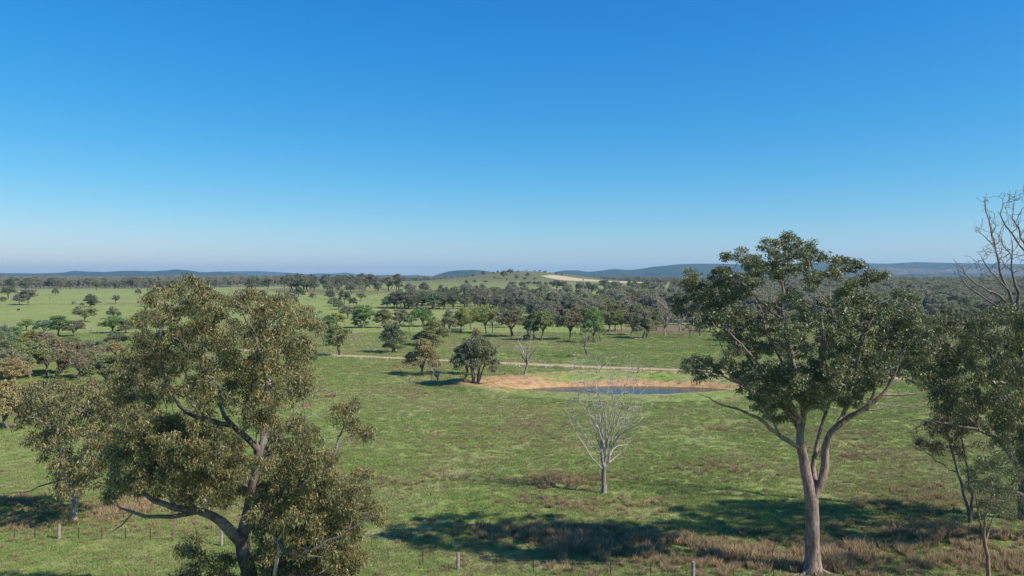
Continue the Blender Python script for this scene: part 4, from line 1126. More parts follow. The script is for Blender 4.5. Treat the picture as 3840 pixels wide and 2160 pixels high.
T = [
 # middle distance, centre
 (1275, 1333, 1217, 92, 'tall', 'olive', 'olive green gum at the road edge, its low shadow lying over the gravel'),
 (1476, 1323, 1208, 98, 'oak', 'dark', 'dark clumpy gum with thick short trunk just behind the gravel road'),
 (1586, 1407, 1269, 132, 'round', 'tan', 'rounded rust topped gum in front of the road with long shadow to its left'),
 (1741, 1432, 1290, 100, 'vase', 'grey', 'leaning grey stem on the left side of the many stemmed clump beside the dam'),
 (1785, 1434, 1262, 165, 'multi', 'grey', 'big rounded grey brown many stemmed gum at the left tip of the dam bank'),
 (1795, 1405, 1230, 85, 'round', 'tan', 'rust brown crown rising just behind the big many stemmed clump'),
 (1620, 1437, 1359, 38, 'sparse', 'dark', 'small thin dark tree beside the white broken dead tree'),
 (1638, 1440, 1352, 60, 'dead', 'grey', 'small white dead tree with one long branch reaching right'),
 (1968, 1405, 1240, 92, 'dead', 'grey', 'dead twisted tree with dark trunk standing on the dam crest'),
 (1625, 1296, 1198, 118, 'round', 'olive', 'wide olive crown directly behind the rust topped gum'),
 (1580, 1292, 1238, 78, 'round', 'olive', 'low olive tree to the left of the wide olive crown'),
 (1520, 1290, 1240, 50, 'sparse', 'olive', 'small thin gum just right of the dark clumpy gum'),
 (1184, 1267, 1160, 80, 'sparse', 'blue', 'leaning blue grey gum with bare white branches at the big tree crown edge'),
 (1262, 1223, 1172, 62, 'round', 'yellow', 'small yellow olive tree above the road edge gum'),
 (1232, 1230, 1180, 56, 'round', 'green', 'small green tree touching the yellow olive one on its left'),
 (1361, 1230, 1142, 80, 'vase', 'green', 'bright green gum with single orange lit trunk in the open paddock'),
 (1344, 1228, 1182, 70, 'bush', 'blue', 'low dark green tree at the left foot of the bright green gum'),
 (1307, 1195, 1144, 74, 'vase', 'grey', 'grey umbrella shaped gum above left of the bright green gum'),
 (1292, 1140, 1087, 46, 'round', 'dark', 'dark upright gum in the small group on the open rise'),
 (1324, 1147, 1115, 32, 'round', 'dark', 'small dark tree at the right end of the group on the open rise'),
 (1238, 1122, 1088, 38, 'round', 'dark', 'neat round gum alone on the rise above the road edge gum'),
 (1251, 1148, 1115, 52, 'round', 'grey', 'grey green tree at the left of the group on the open rise'),
 (1272, 1160, 1128, 44, 'round', 'grey', 'lower middle tree of the group on the open rise'),
 (1353, 1128, 1098, 34, 'vase', 'grey', 'small vase shaped gum on the rise with pale forked trunk'),
 (1171, 1124, 1098, 26, 'round', 'mauve', 'tiny round mauve grey tree with white trunk near the big tree top'),
 (1119, 1113, 1075, 46, 'round', 'dark', 'dark gum just below the left stand, beside the big tree top'),
 (1394, 1146, 1127, 20, 'dead', 'grey', 'small dead tree left of the central belt on the rise'),
 (1413, 1128, 1112, 16, 'dead', 'grey', 'smallest dead tree, standing in open grass above the central belt'),
 (1452, 1152, 1109, 50, 'round', 'blue', 'rounded gum at the left end of the central belt'),
 (1439, 1229, 1156, 70, 'round', 'olive', 'olive gum on thin dark trunk above the dark clumpy gum'),
 (1502, 1222, 1160, 72, 'round', 'grey', 'grey olive gum right beside the thin dark trunked olive one'),
 (1540, 1245, 1184, 46, 'sparse', 'green', 'pale green thin tree with white forked branch below its crown'),
 (1585, 1224, 1152, 100, 'round', 'green', 'brightest green gum in the middle of the picture'),
 (1683, 1249, 1161, 62, 'round', 'grey', 'slim grey green gum with straight trunk right of the brightest green gum'),
 (1728, 1243, 1152, 84, 'round', 'yellow', 'yellow tipped gum, left one of two behind the rust brown crown'),
 (1767, 1236, 1158, 62, 'vase', 'yellow', 'narrower gum between the two yellow tipped gums'),
 (1825, 1250, 1146, 92, 'vase', 'yellow', 'yellow tipped gum, right one of two, with slanted pale trunk'),
 (1848, 1251, 1156, 58, 'sparse', 'olive', 'white trunked thin gum just right of the yellow tipped pair'),
 (1921, 1262, 1160, 108, 'vase', 'brown', 'broad brown grey spreading gum above the dead tree on the dam crest'),
 (1985, 1277, 1185, 56, 'bush', 'dark', 'low dark dense tree right of the broad brown gum'),
 (2005, 1277, 1168, 62, 'tall', 'olive', 'dark trunked olive gum behind the low dark dense tree'),
 (2031, 1277, 1164, 84, 'vase', 'olive', 'olive gum with spreading forked pale limbs near the small dead stump tree'),
 (2139, 1275, 1160, 88, 'vase', 'brown', 'brown olive gum on two thin stems left of the Y shaped tree'),
 (2204, 1339, 1215, 88, 'sparse', 'olive', 'thin leaved Y shaped tree standing forward alone above the road'),
 (2228, 1285, 1152, 92, 'round', 'green', 'fresh green gum towering behind the Y shaped tree'),
 (2253, 1277, 1200, 52, 'sparse', 'dark', 'short dark gum right against the fresh green gum'),
 (2095, 1279, 1247, 18, 'dead', 'grey', 'little dead stump like tree with a few twigs in the middle paddock'),
 (2284, 1243, 1167, 54, 'tall', 'olive', 'slim olive gum first in the row right of the fresh green gum'),
 (2307, 1239, 1172, 44, 'tall', 'grey', 'grey slim gum second in the row right of the fresh green gum'),
 (2331, 1241, 1160, 62, 'vase', 'olive', 'spreading olive gum third in the row right of the fresh green gum'),
 (2366, 1258, 1172, 62, 'vase', 'brown', 'leaning brown grey gum with a fallen branch at its foot'),
 (2410, 1270, 1155, 80, 'round', 'grey', 'dark straight trunked gum with fallen log at its left foot'),
 (2425, 1268, 1172, 60, 'tall', 'brown', 'brown companion just right of the dark straight trunked gum'),
 (2462, 1240, 1165, 62, 'round', 'olive', 'olive gum left of the white dead tree in the right middle distance'),
 (2493, 1258, 1150, 74, 'dead', 'grey', 'bright white dead tree standing out before the dark wood'),
 (2549, 1243, 1160, 60, 'dead', 'grey', 'white dead tree half hidden at the big right tree crown edge'),
 (2588, 1268, 1190, 62, 'sparse', 'dark', 'dark thin gum behind the left tip of the big right crown'),
 # left side
 (32, 1119, 1072, 48, 'vase', 'dark', 'dark wind shaped gum near the left edge on the far paddock'),
 (12, 1131, 1112, 28, 'bush', 'dark', 'low round dark bush at the left edge of the far paddock'),
 (72, 1141, 1099, 44, 'round', 'mauve', 'left tree of the close pair on the far left paddock'),
 (107, 1144, 1083, 58, 'vase', 'mauve', 'right tree of the close pair, with white trunk, on the far left paddock'),
 (206, 1107, 1078, 24, 'round', 'dark', 'small tilted dark tree alone in the far left paddock'),
 (340, 1151, 1102, 52, 'oak', 'dark', 'dense dark gum alone in the middle of the far left paddock'),
 (435, 1139, 1106, 26, 'vase', 'mauve', 'little umbrella shaped tree right of the dense dark paddock gum'),
 (519, 1106, 1084, 24, 'round', 'mauve', 'tiny round tree just left of the big left tree top'),
 (276, 1141, 1130, 15, 'bush', 'blue', 'tiny shrub like tree left of the dense dark paddock gum'),
 (188, 1128, 1104, 14, 'dead', 'grey', 'slim dead trunk on the far left paddock below the tilted dark tree'),
 (311, 1208, 1149, 92, 'vase', 'olive', 'broad olive brown gum with pale limbs below the dense dark gum'),
 (423, 1196, 1149, 52, 'round', 'grey', 'grey rounded crown above the flat layered green tree'),
 (420, 1250, 1184, 98, 'vase', 'green', 'flat layered bright green tree beside the big left tree'),
 (472, 1250, 1200, 62, 'round', 'grey', 'grey green tree between the layered green tree and the big left tree'),
 (432, 1300, 1250, 84, 'round', 'dark', 'dark shaded tree below the flat layered green tree'),
 (338, 1261, 1214, 32, 'dead', 'grey', 'white dead tree with bent arm left of the layered green tree'),
 (99, 1240, 1196, 58, 'vase', 'green', 'first green tree from the left in the creek row'),
 (164, 1253, 1200, 68, 'round', 'blue', 'grey blue tree in the creek row, second from the left'),
 (219, 1263, 1183, 66, 'tall', 'green', 'tallest pointed bright green tree in the creek row'),
 (281, 1263, 1200, 76, 'vase', 'grey', 'spreading dark tree with white limbs at the right end of the creek row'),
 (15, 1303, 1218, 74, 'round', 'blue', 'blue green rounded tree at the left edge beside the creek row'),
 (60, 1290, 1222, 66, 'bush', 'green', 'low green tree between the edge tree and the creek row'),
 (114, 1300, 1238, 132, 'round', 'yellow', 'wide olive crown with orange top in front of the creek row'),
 (114, 1420, 1278, 136, 'vase', 'olive', 'broad olive gum with three pale stems in the near left grove'),
 (234, 1402, 1268, 144, 'vase', 'brown', 'flat topped brown gum with white forked limbs in the near left grove'),
 (175, 1415, 1290, 70, 'vase', 'grey', 'thin dark stemmed gum squeezed between the two broad grove trees'),
 (348, 1435, 1298, 150, 'sparse', 'brown', 'thin brown leaved gum at the right of the near left grove'),
 (30, 1462, 1345, 124, 'vase', 'tan', 'tan crowned gum at the left edge below the grove'),
 (-20, 1420, 1320, 110, 'round', 'brown', 'brown crown cut by the left edge beside the tan crowned gum'),
 (428, 1340, 1275, 84, 'round', 'tan', 'rust crowned tree touching the left side of the big left tree'),
 (470, 1440, 1330, 120, 'sparse', 'brown', 'sparse brown gum behind the left shoulder of the big tree'),
 (30, 1610, 1425, 150, 'round', 'tan', 'tan olive gum cut by the left edge beside the cream trunked gum'),
 (570, 1420, 1300, 110, 'round', 'olive', 'olive gum showing through gaps in the big left tree'),
 (1150, 1390, 1270, 80, 'round', 'olive', 'olive gum mostly hidden behind the right edge of the big left tree'),
 (60, 1440, 1310, 120, 'vase', 'grey', 'grey stemmed gum between the left edge and the broad olive grove tree'),
 (290, 1418, 1285, 120, 'round', 'brown', 'brown olive crown filling the gap right of the flat topped grove gum'),
 (395, 1462, 1330, 130, 'vase', 'olive', 'olive gum at the near right corner of the left grove'),
 (520, 1500, 1370, 120, 'round', 'brown', 'brown tinted crown glimpsed low behind the shoulder of the big left tree'),
 (0, 1350, 1255, 90, 'round', 'grey', 'grey crown at the left edge between creek row and grove'),
 (255, 1330, 1262, 84, 'round', 'olive', 'small olive crown behind the flat topped grove gum'),
 (345, 1345, 1275, 84, 'vase', 'grey', 'grey crown behind the thin brown grove gum'),
 (170, 1310, 1240, 74, 'round', 'brown', 'brown crown just behind the wide orange topped olive crown'),
 (1010, 1290, 1210, 100, 'round', 'grey', 'grey gum hidden among the big left tree leaves at upper right'),
 (1215, 1300, 1225, 60, 'sparse', 'grey', 'grey thin gum just right of the big left tree edge'),
]
for t in T:
    if t[0] < 600 and t[1] > 1180: t = t[:3] + (t[3] * 1.05,) + t[4:]
    plant(*t)

ORD = 'first second third fourth fifth sixth seventh eighth ninth tenth eleventh twelfth thirteenth fourteenth fifteenth sixteenth seventeenth eighteenth nineteenth twentieth'.split()
def ordinal(i):
    if i < 20: return ORD[i]
    t, u = divmod(i + 1, 10)
    tens = {2: 'twenty', 3: 'thirty', 4: 'forty', 5: 'fifty'}[t]
    return tens + '-' + ORD[u - 1] if u else {2: 'twentieth', 3: 'thirtieth', 4: 'fortieth', 5: 'fiftieth'}[t]
SHAPE = dict(round='rounded', vase='spreading', tall='slim', sparse='sparse', oak='clumpy', bush='low', dead='dead')
COLN = dict(mauve='brownish', blue='bluish', dark='dark', grey='greyish', olive='olive', brown='brown', green='green', yellow='yellowish', tan='tan')
def name_row(rows, place):
    for i, (px, o, kind, col) in enumerate(sorted(rows, key=lambda t: t[0])):
        o['label'] = '%s %s gum, %s from left %s' % (COLN[col], SHAPE[kind], ordinal(i), place)
def region(n, x0, x1, y0, y1, h0, h1, kinds, cols, label, group, ratio=(.7, 1.15), minsep=0.0, seed=0, slope=None):
    random.seed(500 + seed)
    done = []; tries = 0; rows = []; back = []
    while len(done) < n and tries < 4000:
        tries += 1
        px = random.uniform(x0, x1); py = random.uniform(y0, y1)
        if slope: py += slope * (px - x0)
        if any(abs(px - a) < minsep and abs(py - b) < minsep * .25 for a, b in done): continue
        done.append((px, py))
        h = random.uniform(h0, h1)
        wd = h * random.uniform(*ratio); kd = random.choice(kinds); cl = random.choice(cols)
        o = plant(px, py, py - h, wd, kd, cl, label, group)
        (rows if py > (y0 + y1) / 2 or n < 30 else back).append((px, o, kd, cl))
    name_row(rows, label if n < 30 else label + ', front rows')
    if back: name_row(back, label + ', back rows')

region(26, 0, 620, 1076, 1090, 28, 44, ['round', 'vase', 'tall'], ['mauve', 'grey', 'dark'], 'in the tree line behind the far paddock', 'tree line behind the far left paddock', minsep=14, seed=1)
region(44, 930, 1500, 1082, 1094, 44, 60, ['tall', 'vase', 'tall'], ['mauve', 'grey', 'dark'], 'in the stand left of the hill', 'dense gum stand left of the bare hill', (.55, .8), minsep=8, seed=2)
region(10, 1200, 1420, 1096, 1104, 34, 48, ['vase', 'sparse'], ['mauve', 'grey'], 'on brown litter before the dense stand', 'front trees of the dense stand', (.6, .9), minsep=14, seed=3)
region(28, 1450, 1820, 1140, 1162, 48, 64, ['round', 'vase', 'tall'], ['grey', 'dark', 'mauve', 'blue'], 'in the central belt', 'central belt of gums', (.8, 1.1), minsep=11, seed=4)
region(26, 1500, 1990, 1102, 1130, 34, 50, ['round', 'vase'], ['grey', 'dark', 'mauve'], 'between central belt and bare hill', 'scattered gums below the hill', minsep=18, seed=5)
region(8, 1790, 1900, 1145, 1162, 48, 60, ['round', 'vase'], ['grey', 'mauve'], 'at the right end of the central belt', 'right end of the central belt', minsep=12, seed=6)
region(58, 1880, 2600, 1168, 1228, 56, 76, ['round', 'vase', 'tall', 'round', 'sparse'], ['grey', 'olive', 'dark', 'mauve', 'brown', 'olive', 'brown'], 'in the wood behind the dam', 'deep wood behind the dam paddock', (.8, 1.15), minsep=14, seed=7)
region(14, 1900, 2560, 1136, 1162, 44, 58, ['round', 'vase'], ['grey', 'mauve', 'dark'], 'in the far rear of the dam wood', 'back rows of the deep wood', minsep=14, seed=8)
region(28, 2080, 2720, 1082, 1106, 30, 44, ['round', 'vase'], ['grey', 'dark', 'mauve'], 'dotted right of the hill foot', 'gums dotted right of the hill foot', minsep=16, seed=9)
region(10, 560, 1180, 1105, 1150, 30, 46, ['round', 'vase'], ['grey', 'dark', 'mauve'], 'around the big left tree top', 'gums behind the big left tree', minsep=30, seed=10)
region(14, 2620, 3840, 1240, 1300, 70, 100, ['round', 'vase', 'sparse'], ['grey', 'brown', 'olive'], 'behind the big right crown', 'wood edge behind the big right tree', minsep=30, seed=11)
HILLROWS = {}
for (a, b, h, w_) in [(125, 195, 22, 18), (175, 190, 28, 30), (268, 180, 46, 42), (365, 162, 20, 44), (402, 157, 26, 28), (460, 203, 72, 60), (512, 170, 54, 55), (560, 136, 14, 22), (585, 145, 16, 26), (575, 212, 46, 38), (673, 192, 46, 42), (661, 138, 12, 18),
                      (735, 141, 14, 40), (780, 148, 22, 26), (830, 154, 22, 34), (875, 160, 12, 34), (935, 168, 24, 40), (985, 175, 16, 36), (652, 222, 30, 32), (736, 216, 24, 32), (1176, 228, 24, 14), (1000, 282, 48, 42), (690, 262, 34, 50), (735, 266, 38, 38),
                      (786, 278, 52, 50), (838, 278, 46, 42), (892, 276, 44, 50), (922, 250, 30, 32), (628, 284, 50, 80), (530, 278, 50, 60), (486, 228, 30, 16), (370, 206, 26, 16), (190, 240, 28, 56), (120, 262, 48, 36), (290, 250, 34, 44), (560, 262, 30, 30)]:
    random.seed(int(a * 7 + b))
    kd = random.choice(['round', 'vase', 'round']); cl = random.choice(['grey', 'dark', 'mauve'])
    o = plant(1700 + a * .414, 960 + b * .414, 960 + (b - h) * .414, w_ * .414, kd, cl, '', 'trees dotted over the bare hill')
    HILLROWS.setdefault('along the hill skyline' if b < 172 else 'on the upper hill slope' if b < 235 else 'along the hill foot', []).append((a, o, kd, cl))
for k_, v_ in HILLROWS.items(): name_row(v_, k_)

# ---------------- masses seen as woodland: instances of whole trees on points
def scatter(name, pts, scl, rot, idx, tint, protos, label_kind='stuff'):
    me = bpy.data.meshes.new(name)
    me.vertices.add(len(pts)); me.vertices.foreach_set('co', np.asarray(pts, np.float32).ravel())
    for k, v, t in (('scl', scl, 'FLOAT'), ('rot', rot, 'FLOAT'), ('pidx', idx, 'INT'), ('tint', tint, 'FLOAT')):
        a = me.attributes.new(k, t, 'POINT'); a.data.foreach_set('value', np.asarray(v, np.int32 if t == 'INT' else np.float32))
    ob = link(name, me, kind=label_kind)
    col = bpy.data.collections.new(name + '_kinds')
    for k, m in enumerate(protos):
        o = bpy.data.objects.new('kind_%02d' % k, m); col.objects.link(o)
    ng = bpy.data.node_groups.new(name + '_nodes', 'GeometryNodeTree')
    ng.interface.new_socket('Geometry', in_out='INPUT', socket_type='NodeSocketGeometry')
    ng.interface.new_socket('Geometry', in_out='OUTPUT', socket_type='NodeSocketGeometry')
    gi = ng.nodes.new('NodeGroupInput'); go = ng.nodes.new('NodeGroupOutput')
    ci = ng.nodes.new('GeometryNodeCollectionInfo'); ci.inputs['Collection'].default_value = col
    ci.inputs['Separate Children'].default_value = True; ci.inputs['Reset Children'].default_value = True
    ip = ng.nodes.new('GeometryNodeInstanceOnPoints'); ip.inputs['Pick Instance'].default_value = True
    def na(nm, t):
        x = ng.nodes.new('GeometryNodeInputNamedAttribute'); x.data_type = t; x.inputs['Name'].default_value = nm; return x.outputs['Attribute']
    cx = ng.nodes.new('ShaderNodeCombineXYZ'); ng.links.new(na('rot', 'FLOAT'), cx.inputs[2])
    L = ng.links.new
    L(gi.outputs[0], ip.inputs['Points']); L(ci.outputs[0], ip.inputs['Instance'])
    L(na('pidx', 'INT'), ip.inputs['Instance Index']); L(cx.outputs[0], ip.inputs['Rotation']); L(na('scl', 'FLOAT'), ip.inputs['Scale'])
    L(ip.outputs[0], go.inputs[0])
    md = ob.modifiers.new('scatter', 'NODES'); md.node_group = ng
    return ob

def stuff_tree(pr, k):
    V, Q, L = pr['V'], pr['Q'], pr['L']
    if L is None:
        return new_mesh('wood_tree', V, [Q], [M['bark_far']])
    nV = len(V)
    W_ = np.vstack([V, L[0]]); Fq = np.vstack([Q, L[1] + nV])
    mi = np.concatenate([np.zeros(len(Q)), np.ones(len(L[1]))])
    z = np.zeros(nV)
    return new_mesh('wood_tree', W_, [Fq], [M['bark_far'], M['leaf_far']], dict(lv=np.concatenate([z, L[2]]), tp=np.concatenate([z, L[3]])), mi)

wood_protos = [stuff_tree(PROTO[k][i], 0) for k, i in (('round', 0), ('round', 1), ('vase', 0), ('vase', 1), ('tall', 0), ('round', 2), ('vase', 2), ('dead', 0))]
def wood(name, n, u0, u1, d0, d1, p, seed, hmin=.8, hmax=1.35, dens=None, tint=(0, 1)):
    r = np.random.default_rng(seed)
    u = r.uniform(u0, u1, n); d = (d0 ** p + r.uniform(0, 1, n) * (d1 ** p - d0 ** p)) ** (1 / p)
    x = u * d; y = d
    keep = r.uniform(0, 1, n) < (forest_mask(x, y) if dens is None else dens(x, y))
    x, y = x[keep], y[keep]; m = len(x)
    z = Hf(x, y) - .1
    sc = r.uniform(hmin, hmax, m)
    idx = np.where(r.uniform(0, 1, m) < .045, 7, r.integers(0, 7, m))
    print(name, m)
    scatter(name, np.stack([x, y, z], 1), sc, r.uniform(0, 6.28, m), idx, r.uniform(*tint, m), wood_protos)
wood('woodland', 20000, -.18, .80, 390, 1500, 1.6, 1, .55, 1.35)
wood('distant_woodland', 26000, -.80, .80, 1150, 6500, 0.9, 2, .9, 1.6)

# ---------------- grass and tussocks
def blade_clump(nb, R, hgt, wid, lean, r, base_r=0.5):
    a = r.uniform(0, 6.28, nb); q = R * base_r * r.uniform(0, 1, nb) ** .5
    b = np.stack([np.cos(a) * q, np.sin(a) * q, np.zeros(nb) - .03], 1)
    a2 = a + r.normal(0, .8, nb); h = hgt * r.uniform(.55, 1.1, nb)
    l = lean * h * r.uniform(.2, 1.1, nb)
    t = b + np.stack([np.cos(a2) * l, np.sin(a2) * l, h], 1)
    m = b * .5 + t * .5 + np.stack([-np.cos(a2) * l * .15, -np.sin(a2) * l * .15, h * .12], 1)
    s = r.uniform(0, 6.28, nb); sv_ = np.stack([np.cos(s), np.sin(s), np.zeros(nb)], 1) * (wid / 2)
    V = np.stack([b - sv_, b + sv_, m + sv_ * .8, t, m - sv_ * .8], 1).reshape(-1, 3)
    k = np.arange(nb)[:, None] * 5
    return V, np.hstack([k, k + 1, k + 2, k + 3, k + 4]), np.repeat(r.uniform(0, 1, nb), 5), np.tile([0, 0, .5, 1, .5], nb)

def blade_material(name, lo, hi, tipc, lo2, hi2):
    m, n, out = mat(name)
    lv = attr(n, 'lv'); tp = attr(n, 'tp'); it = attr(n, 'tint', 'INSTANCER')
    c = mixc(n, it, mixc(n, lv, lo, hi), mixc(n, lv, lo2, hi2))
    c = mixc(n, math_(n, 'MULTIPLY', tp, .35), c, tipc)
    p = N(n, 'ShaderNodeBsdfPrincipled'); n.links.new(c, p.inputs['Base Color']); p.inputs['Roughness'].default_value = .7
    p.inputs['Specular IOR Level'].default_value = .25
    t = N(n, 'ShaderNodeBsdfTranslucent'); n.links.new(c, t.inputs[0])
    mx = N(n, 'ShaderNodeMixShader'); mx.inputs[0].default_value = .3
    n.links.new(p.outputs[0], mx.inputs[1]); n.links.new(t.outputs[0], mx.inputs[2]); n.links.new(mx.outputs[0], out.inputs[0])
    return m
M['blade'] = blade_material('green_grass_blades', (0.14, 0.235, 0.048), (0.31, 0.41, 0.105), (0.36, 0.34, 0.17), (0.28, 0.24, 0.115), (0.50, 0.42, 0.23))
M['sedge'] = blade_material('brown_tussock_blades', (0.20, 0.175, 0.085), (0.38, 0.31, 0.16), (0.50, 0.37, 0.22), (0.33, 0.225, 0.12), (0.56, 0.41, 0.245))
rg = np.random.default_rng(5)
grass_protos = []
for k in range(4):
    V, Q, lv, tp = blade_clump(30, .6, .27, .038, .8, rg, .85)
    grass_protos.append(new_mesh('grass_clump', V, [Q], [M['blade']], dict(lv=lv, tp=tp)))
sedge_protos = []
for k in range(4):
    V, Q, lv, tp = blade_clump(90, .55, (.6, .75, .5, .65)[k], .028, .55, rg, .6)
    sedge_protos.append(new_mesh('tussock', V, [Q], [M['sedge']], dict(lv=lv, tp=tp)))

def field_pts(n, d0, d1, p, r, umax=.74):
    u = r.uniform(-umax, umax, n); d = (d0 ** p + r.uniform(0, 1, n) * (d1 ** p - d0 ** p)) ** (1 / p)
    return u * d, d
def grass():
    r = np.random.default_rng(21)
    X, Y = [], []
    for n, d0, d1 in ((170000, 56, 340),):
        x, y = field_pts(n, d0, d1, 0.7, r); X.append(x); Y.append(y)
    x = np.concatenate(X); y = np.concatenate(Y)
    s = dam_s(x, y)
    f = 1.3 * fbm(x, y, .18, 6)
    keep = (s > 1.0) & ((s > 17) | (r.uniform(0, 1, len(x)) < .12)) & (r.uniform(0, 1, len(x)) < .75 + .4 * f)
    rd = np.interp(x, [p[0] for p in ROAD], [p[1] for p in ROAD]); keep &= np.abs(y - rd) > 2.9
    x, y = x[keep], y[keep]; f = f[keep]; d = y
    sc = r.uniform(.55, 1.15, len(x)) * np.interp(d, [60, 120, 290], [.85, 1.15, 1.7])
    tint = np.clip(.32 + .55 * fbm(x, y, .045, 7) + .25 * fbm(x, y, .3, 8) + r.normal(0, .30, len(x)), 0, 1)
    scatter('grass', np.stack([x, y, Hf(x, y)], 1), sc, r.uniform(0, 6.28, len(x)), r.integers(0, 4, len(x)), tint, grass_protos)
    X, Y = [], []
    for n, d0, d1 in ((150000, 56, 420),):
        x, y = field_pts(n, d0, d1, 1.0, r); X.append(x); Y.append(y)
    x = np.concatenate(X); y = np.concatenate(Y)
    s = dam_s(x, y)
    den = sedge_density(x, y)
    keep = (r.uniform(0, 1, len(x)) < den * .8 + .03) & (s > 1) & ((s > 17) | (s < 2.5))
    rd = np.interp(x, [p[0] for p in ROAD], [p[1] for p in ROAD]); keep &= np.abs(y - rd) > 3.2
    x, y, den = x[keep], y[keep], den[keep]
    sc = r.uniform(.5, 1.15, len(x)) * (.65 + .5 * np.clip(den, 0, 1)) * (1 + .35 * ((x > 2) & (y < 76)))
    tint = np.clip(.35 + .45 * fbm(x, y, .07, 9) + .45 * sstep(10, 24, x) * sstep(75, 62, y) * 0 + r.normal(0, .2, len(x)) + .35 * ((x > 12) & (y < 72)), 0, 1)
    print('tussocks', len(x))
    scatter('tussock_grass', np.stack([x, y, Hf(x, y)], 1), sc, r.uniform(0, 6.28, len(x)), r.integers(0, 4, len(x)), tint, sedge_protos)
grass()

# ------------------------------------------------------------------ fences
def fence(pxs, kinds, label, heights, strands, name='wire_fence'):
    pts = [gp(*p) for p in pxs]
    root = tag(empty(name, pts[0]), label, 'fence')
    o = np.array(pts[0])
    tops = []
    for (p, k) in zip(pts, kinds):
        c = np.array(p) - o; h = heights[k]
        mb = MB()
        if k == 's':
            mb.box(c + [0, 0, h / 2 - .1], (.045, .03, h + .2)); mb.box(c + [.025, 0, h / 2 - .1], (.02, .06, h + .18))
            mb.build('post', M['post_steel'], root)
        else:
            mb.tube([c + [0, 0, -.2], c + [.01, 0, h * .5], c + [.02, .01, h]], [.16, .145, .13] if k == 'w' else [.10, .09, .09], 8)
            mb.build('post', M['post_wood'] if k == 'w' else M['post_white'], root)
        tops.append(c)
    for f in strands:
        mb = MB(); P = []
        for a, b in zip(tops[:-1], tops[1:]):
            for t in (0, .25, .5, .75):
                q = a * (1 - t) + b * t; P.append(q + [0, .07, f - .03 * math.sin(t * math.pi)])
        P.append(tops[-1] + [0, .07, f])
        mb.tube(P, .006, 4); mb.build('wire', M['wire'], root)

NF = [(-120, 2020, 's'), (-30, 2023, 's'), (54, 2027, 's'), (131, 2021, 's'), (221, 2021, 'w'), (295, 2024, 's'), (382, 2022, 's'), (470, 2023, 's'), (564, 2027, 's'), (645, 2030, 's'), (735, 2038, 's'), (830, 2046, 'w'), (930, 2054, 's'), (1030, 2063, 's'), (1130, 2073, 's'), (1235, 2084, 's'), (1340, 2094, 's'),
      (1455, 2106, 's'), (1585, 2117, 's'), (1717, 2135, 'w'), (1860, 2141, 's'), (2000, 2147, 's'), (2145, 2153, 's'), (2290, 2158, 's'), (2440, 2164, 's'), (2599, 2170, 'w'), (2750, 2180, 's'), (2900, 2190, 's')]
fence([(a, b) for a, b, k in NF], [k for _, _, k in NF], 'near wire fence of dark steel pickets and a few thick wooden posts across the bottom', {'s': 1.1, 'w': 1.35}, (.35, .7, 1.0))
def off_road(px, dy):
    x = [p[0] for p in ROADPX]; return (px, float(np.interp(px, x, [p[1] for p in ROADPX])) + dy)
rp = [off_road(p, 13) + (('g' if i % 3 == 0 else 's'),) for i, p in enumerate(range(1155, 3300, 33))]
fence([(a, b) for a, b, k in rp], [k for _, _, k in rp], 'roadside fence of thin posts on the near verge of the gravel road', {'s': 1.15, 'g': 1.3}, (.5, 1.0))

# ------------------------------------------------------------------ small things
def log(px, py, length, rad, ang, label, forks=2, seed=0, material='bark_dead', group=None):
    r = np.random.default_rng(seed)
    x, y, z = gp(px, py)
    root = empty('fallen_log', (x, y, z), ang)
    tag(root, label, 'log', group)
    mb = MB()
    P = [np.array([t * length - length / 2, .12 * math.sin(t * 5 + seed) * length * .3, rad * .8 + .05 * math.sin(t * 7)]) for t in np.linspace(0, 1, 7)]
    mb.tube(P, np.linspace(rad, rad * .45, 7), 8)
    mb.build('trunk', M[material], root, True)
    for k in range(forks):
        i = 2 + k
        d = np.array([.7, r.choice([-1, 1]) * .7, .45]); L_ = length * r.uniform(.25, .4)
        m2 = MB(); m2.tube([P[i], P[i] + d * L_ * .5, P[i] + d * L_ + [0, 0, -.1 * L_]], [rad * .4, rad * .28, rad * .1], 6)
        m2.build('branch', M[material], root, True)
def stump(px, py, h, rad, lean, label, seed=0):
    x, y, z = gp(px, py)
    root = tag(empty('tree_stump', (x, y, z)), label, 'stump')
    mb = MB(); mb.tube([(0, 0, -.1), (lean * .2, 0, h * .3), (lean * .6, 0, h * .7), (lean, 0, h)], [rad * 1.3, rad, rad * .85, rad * .5], 8)
    mb.build('trunk', M['bark_dead'], root, True)
    m2 = MB(); m2.tube([(lean * .5, 0, h * .6), (lean * .5 - .35 * h, .05, h * .35), (lean * .5 - .6 * h, .1, .05)], [rad * .5, rad * .4, rad * .2], 6)
    m2.build('branch', M['bark_dead'], root, True)
log(1512, 1438, 1.7, .16, .2, 'short white log lying on grass left of the many stemmed clump', 1, 1)
log(2391, 1273, 3.6, .26, .5, 'pale forked log at the foot of the dark straight trunked gum', 2, 2)
log(2048, 1298, 1.2, .14, 0, 'tiny white log in the middle paddock under the forked olive gum', 1, 3)
log(2440, 1271, 4.5, .12, -.1, 'long thin fallen branch right of the dark straight trunked gum', 2, 4)
log(2365, 1259, 4.0, .12, .15, 'fallen branch in shade beside the leaning brown gum', 2, 5)
log(3010, 2153, 2.2, .05, .5, 'thin fallen stick beside the base of the big right trunk', 2, 6)
log(2240, 1846, 2.6, .04, .1, 'thin bleached stick lying at the foot of the leafless pale tree', 2, 7)
log(690, 1800, 4.0, .14, .2, 'bleached fallen limb seen under the big left tree', 3, 8)
log(1190, 1462, 6.5, .07, 2.5, 'long thin pale fallen branch by the upper rusty trough', 2, 9)
stump(1387, 1324, 1.6, .16, .5, 'leaning broken white stump just above the gravel road')
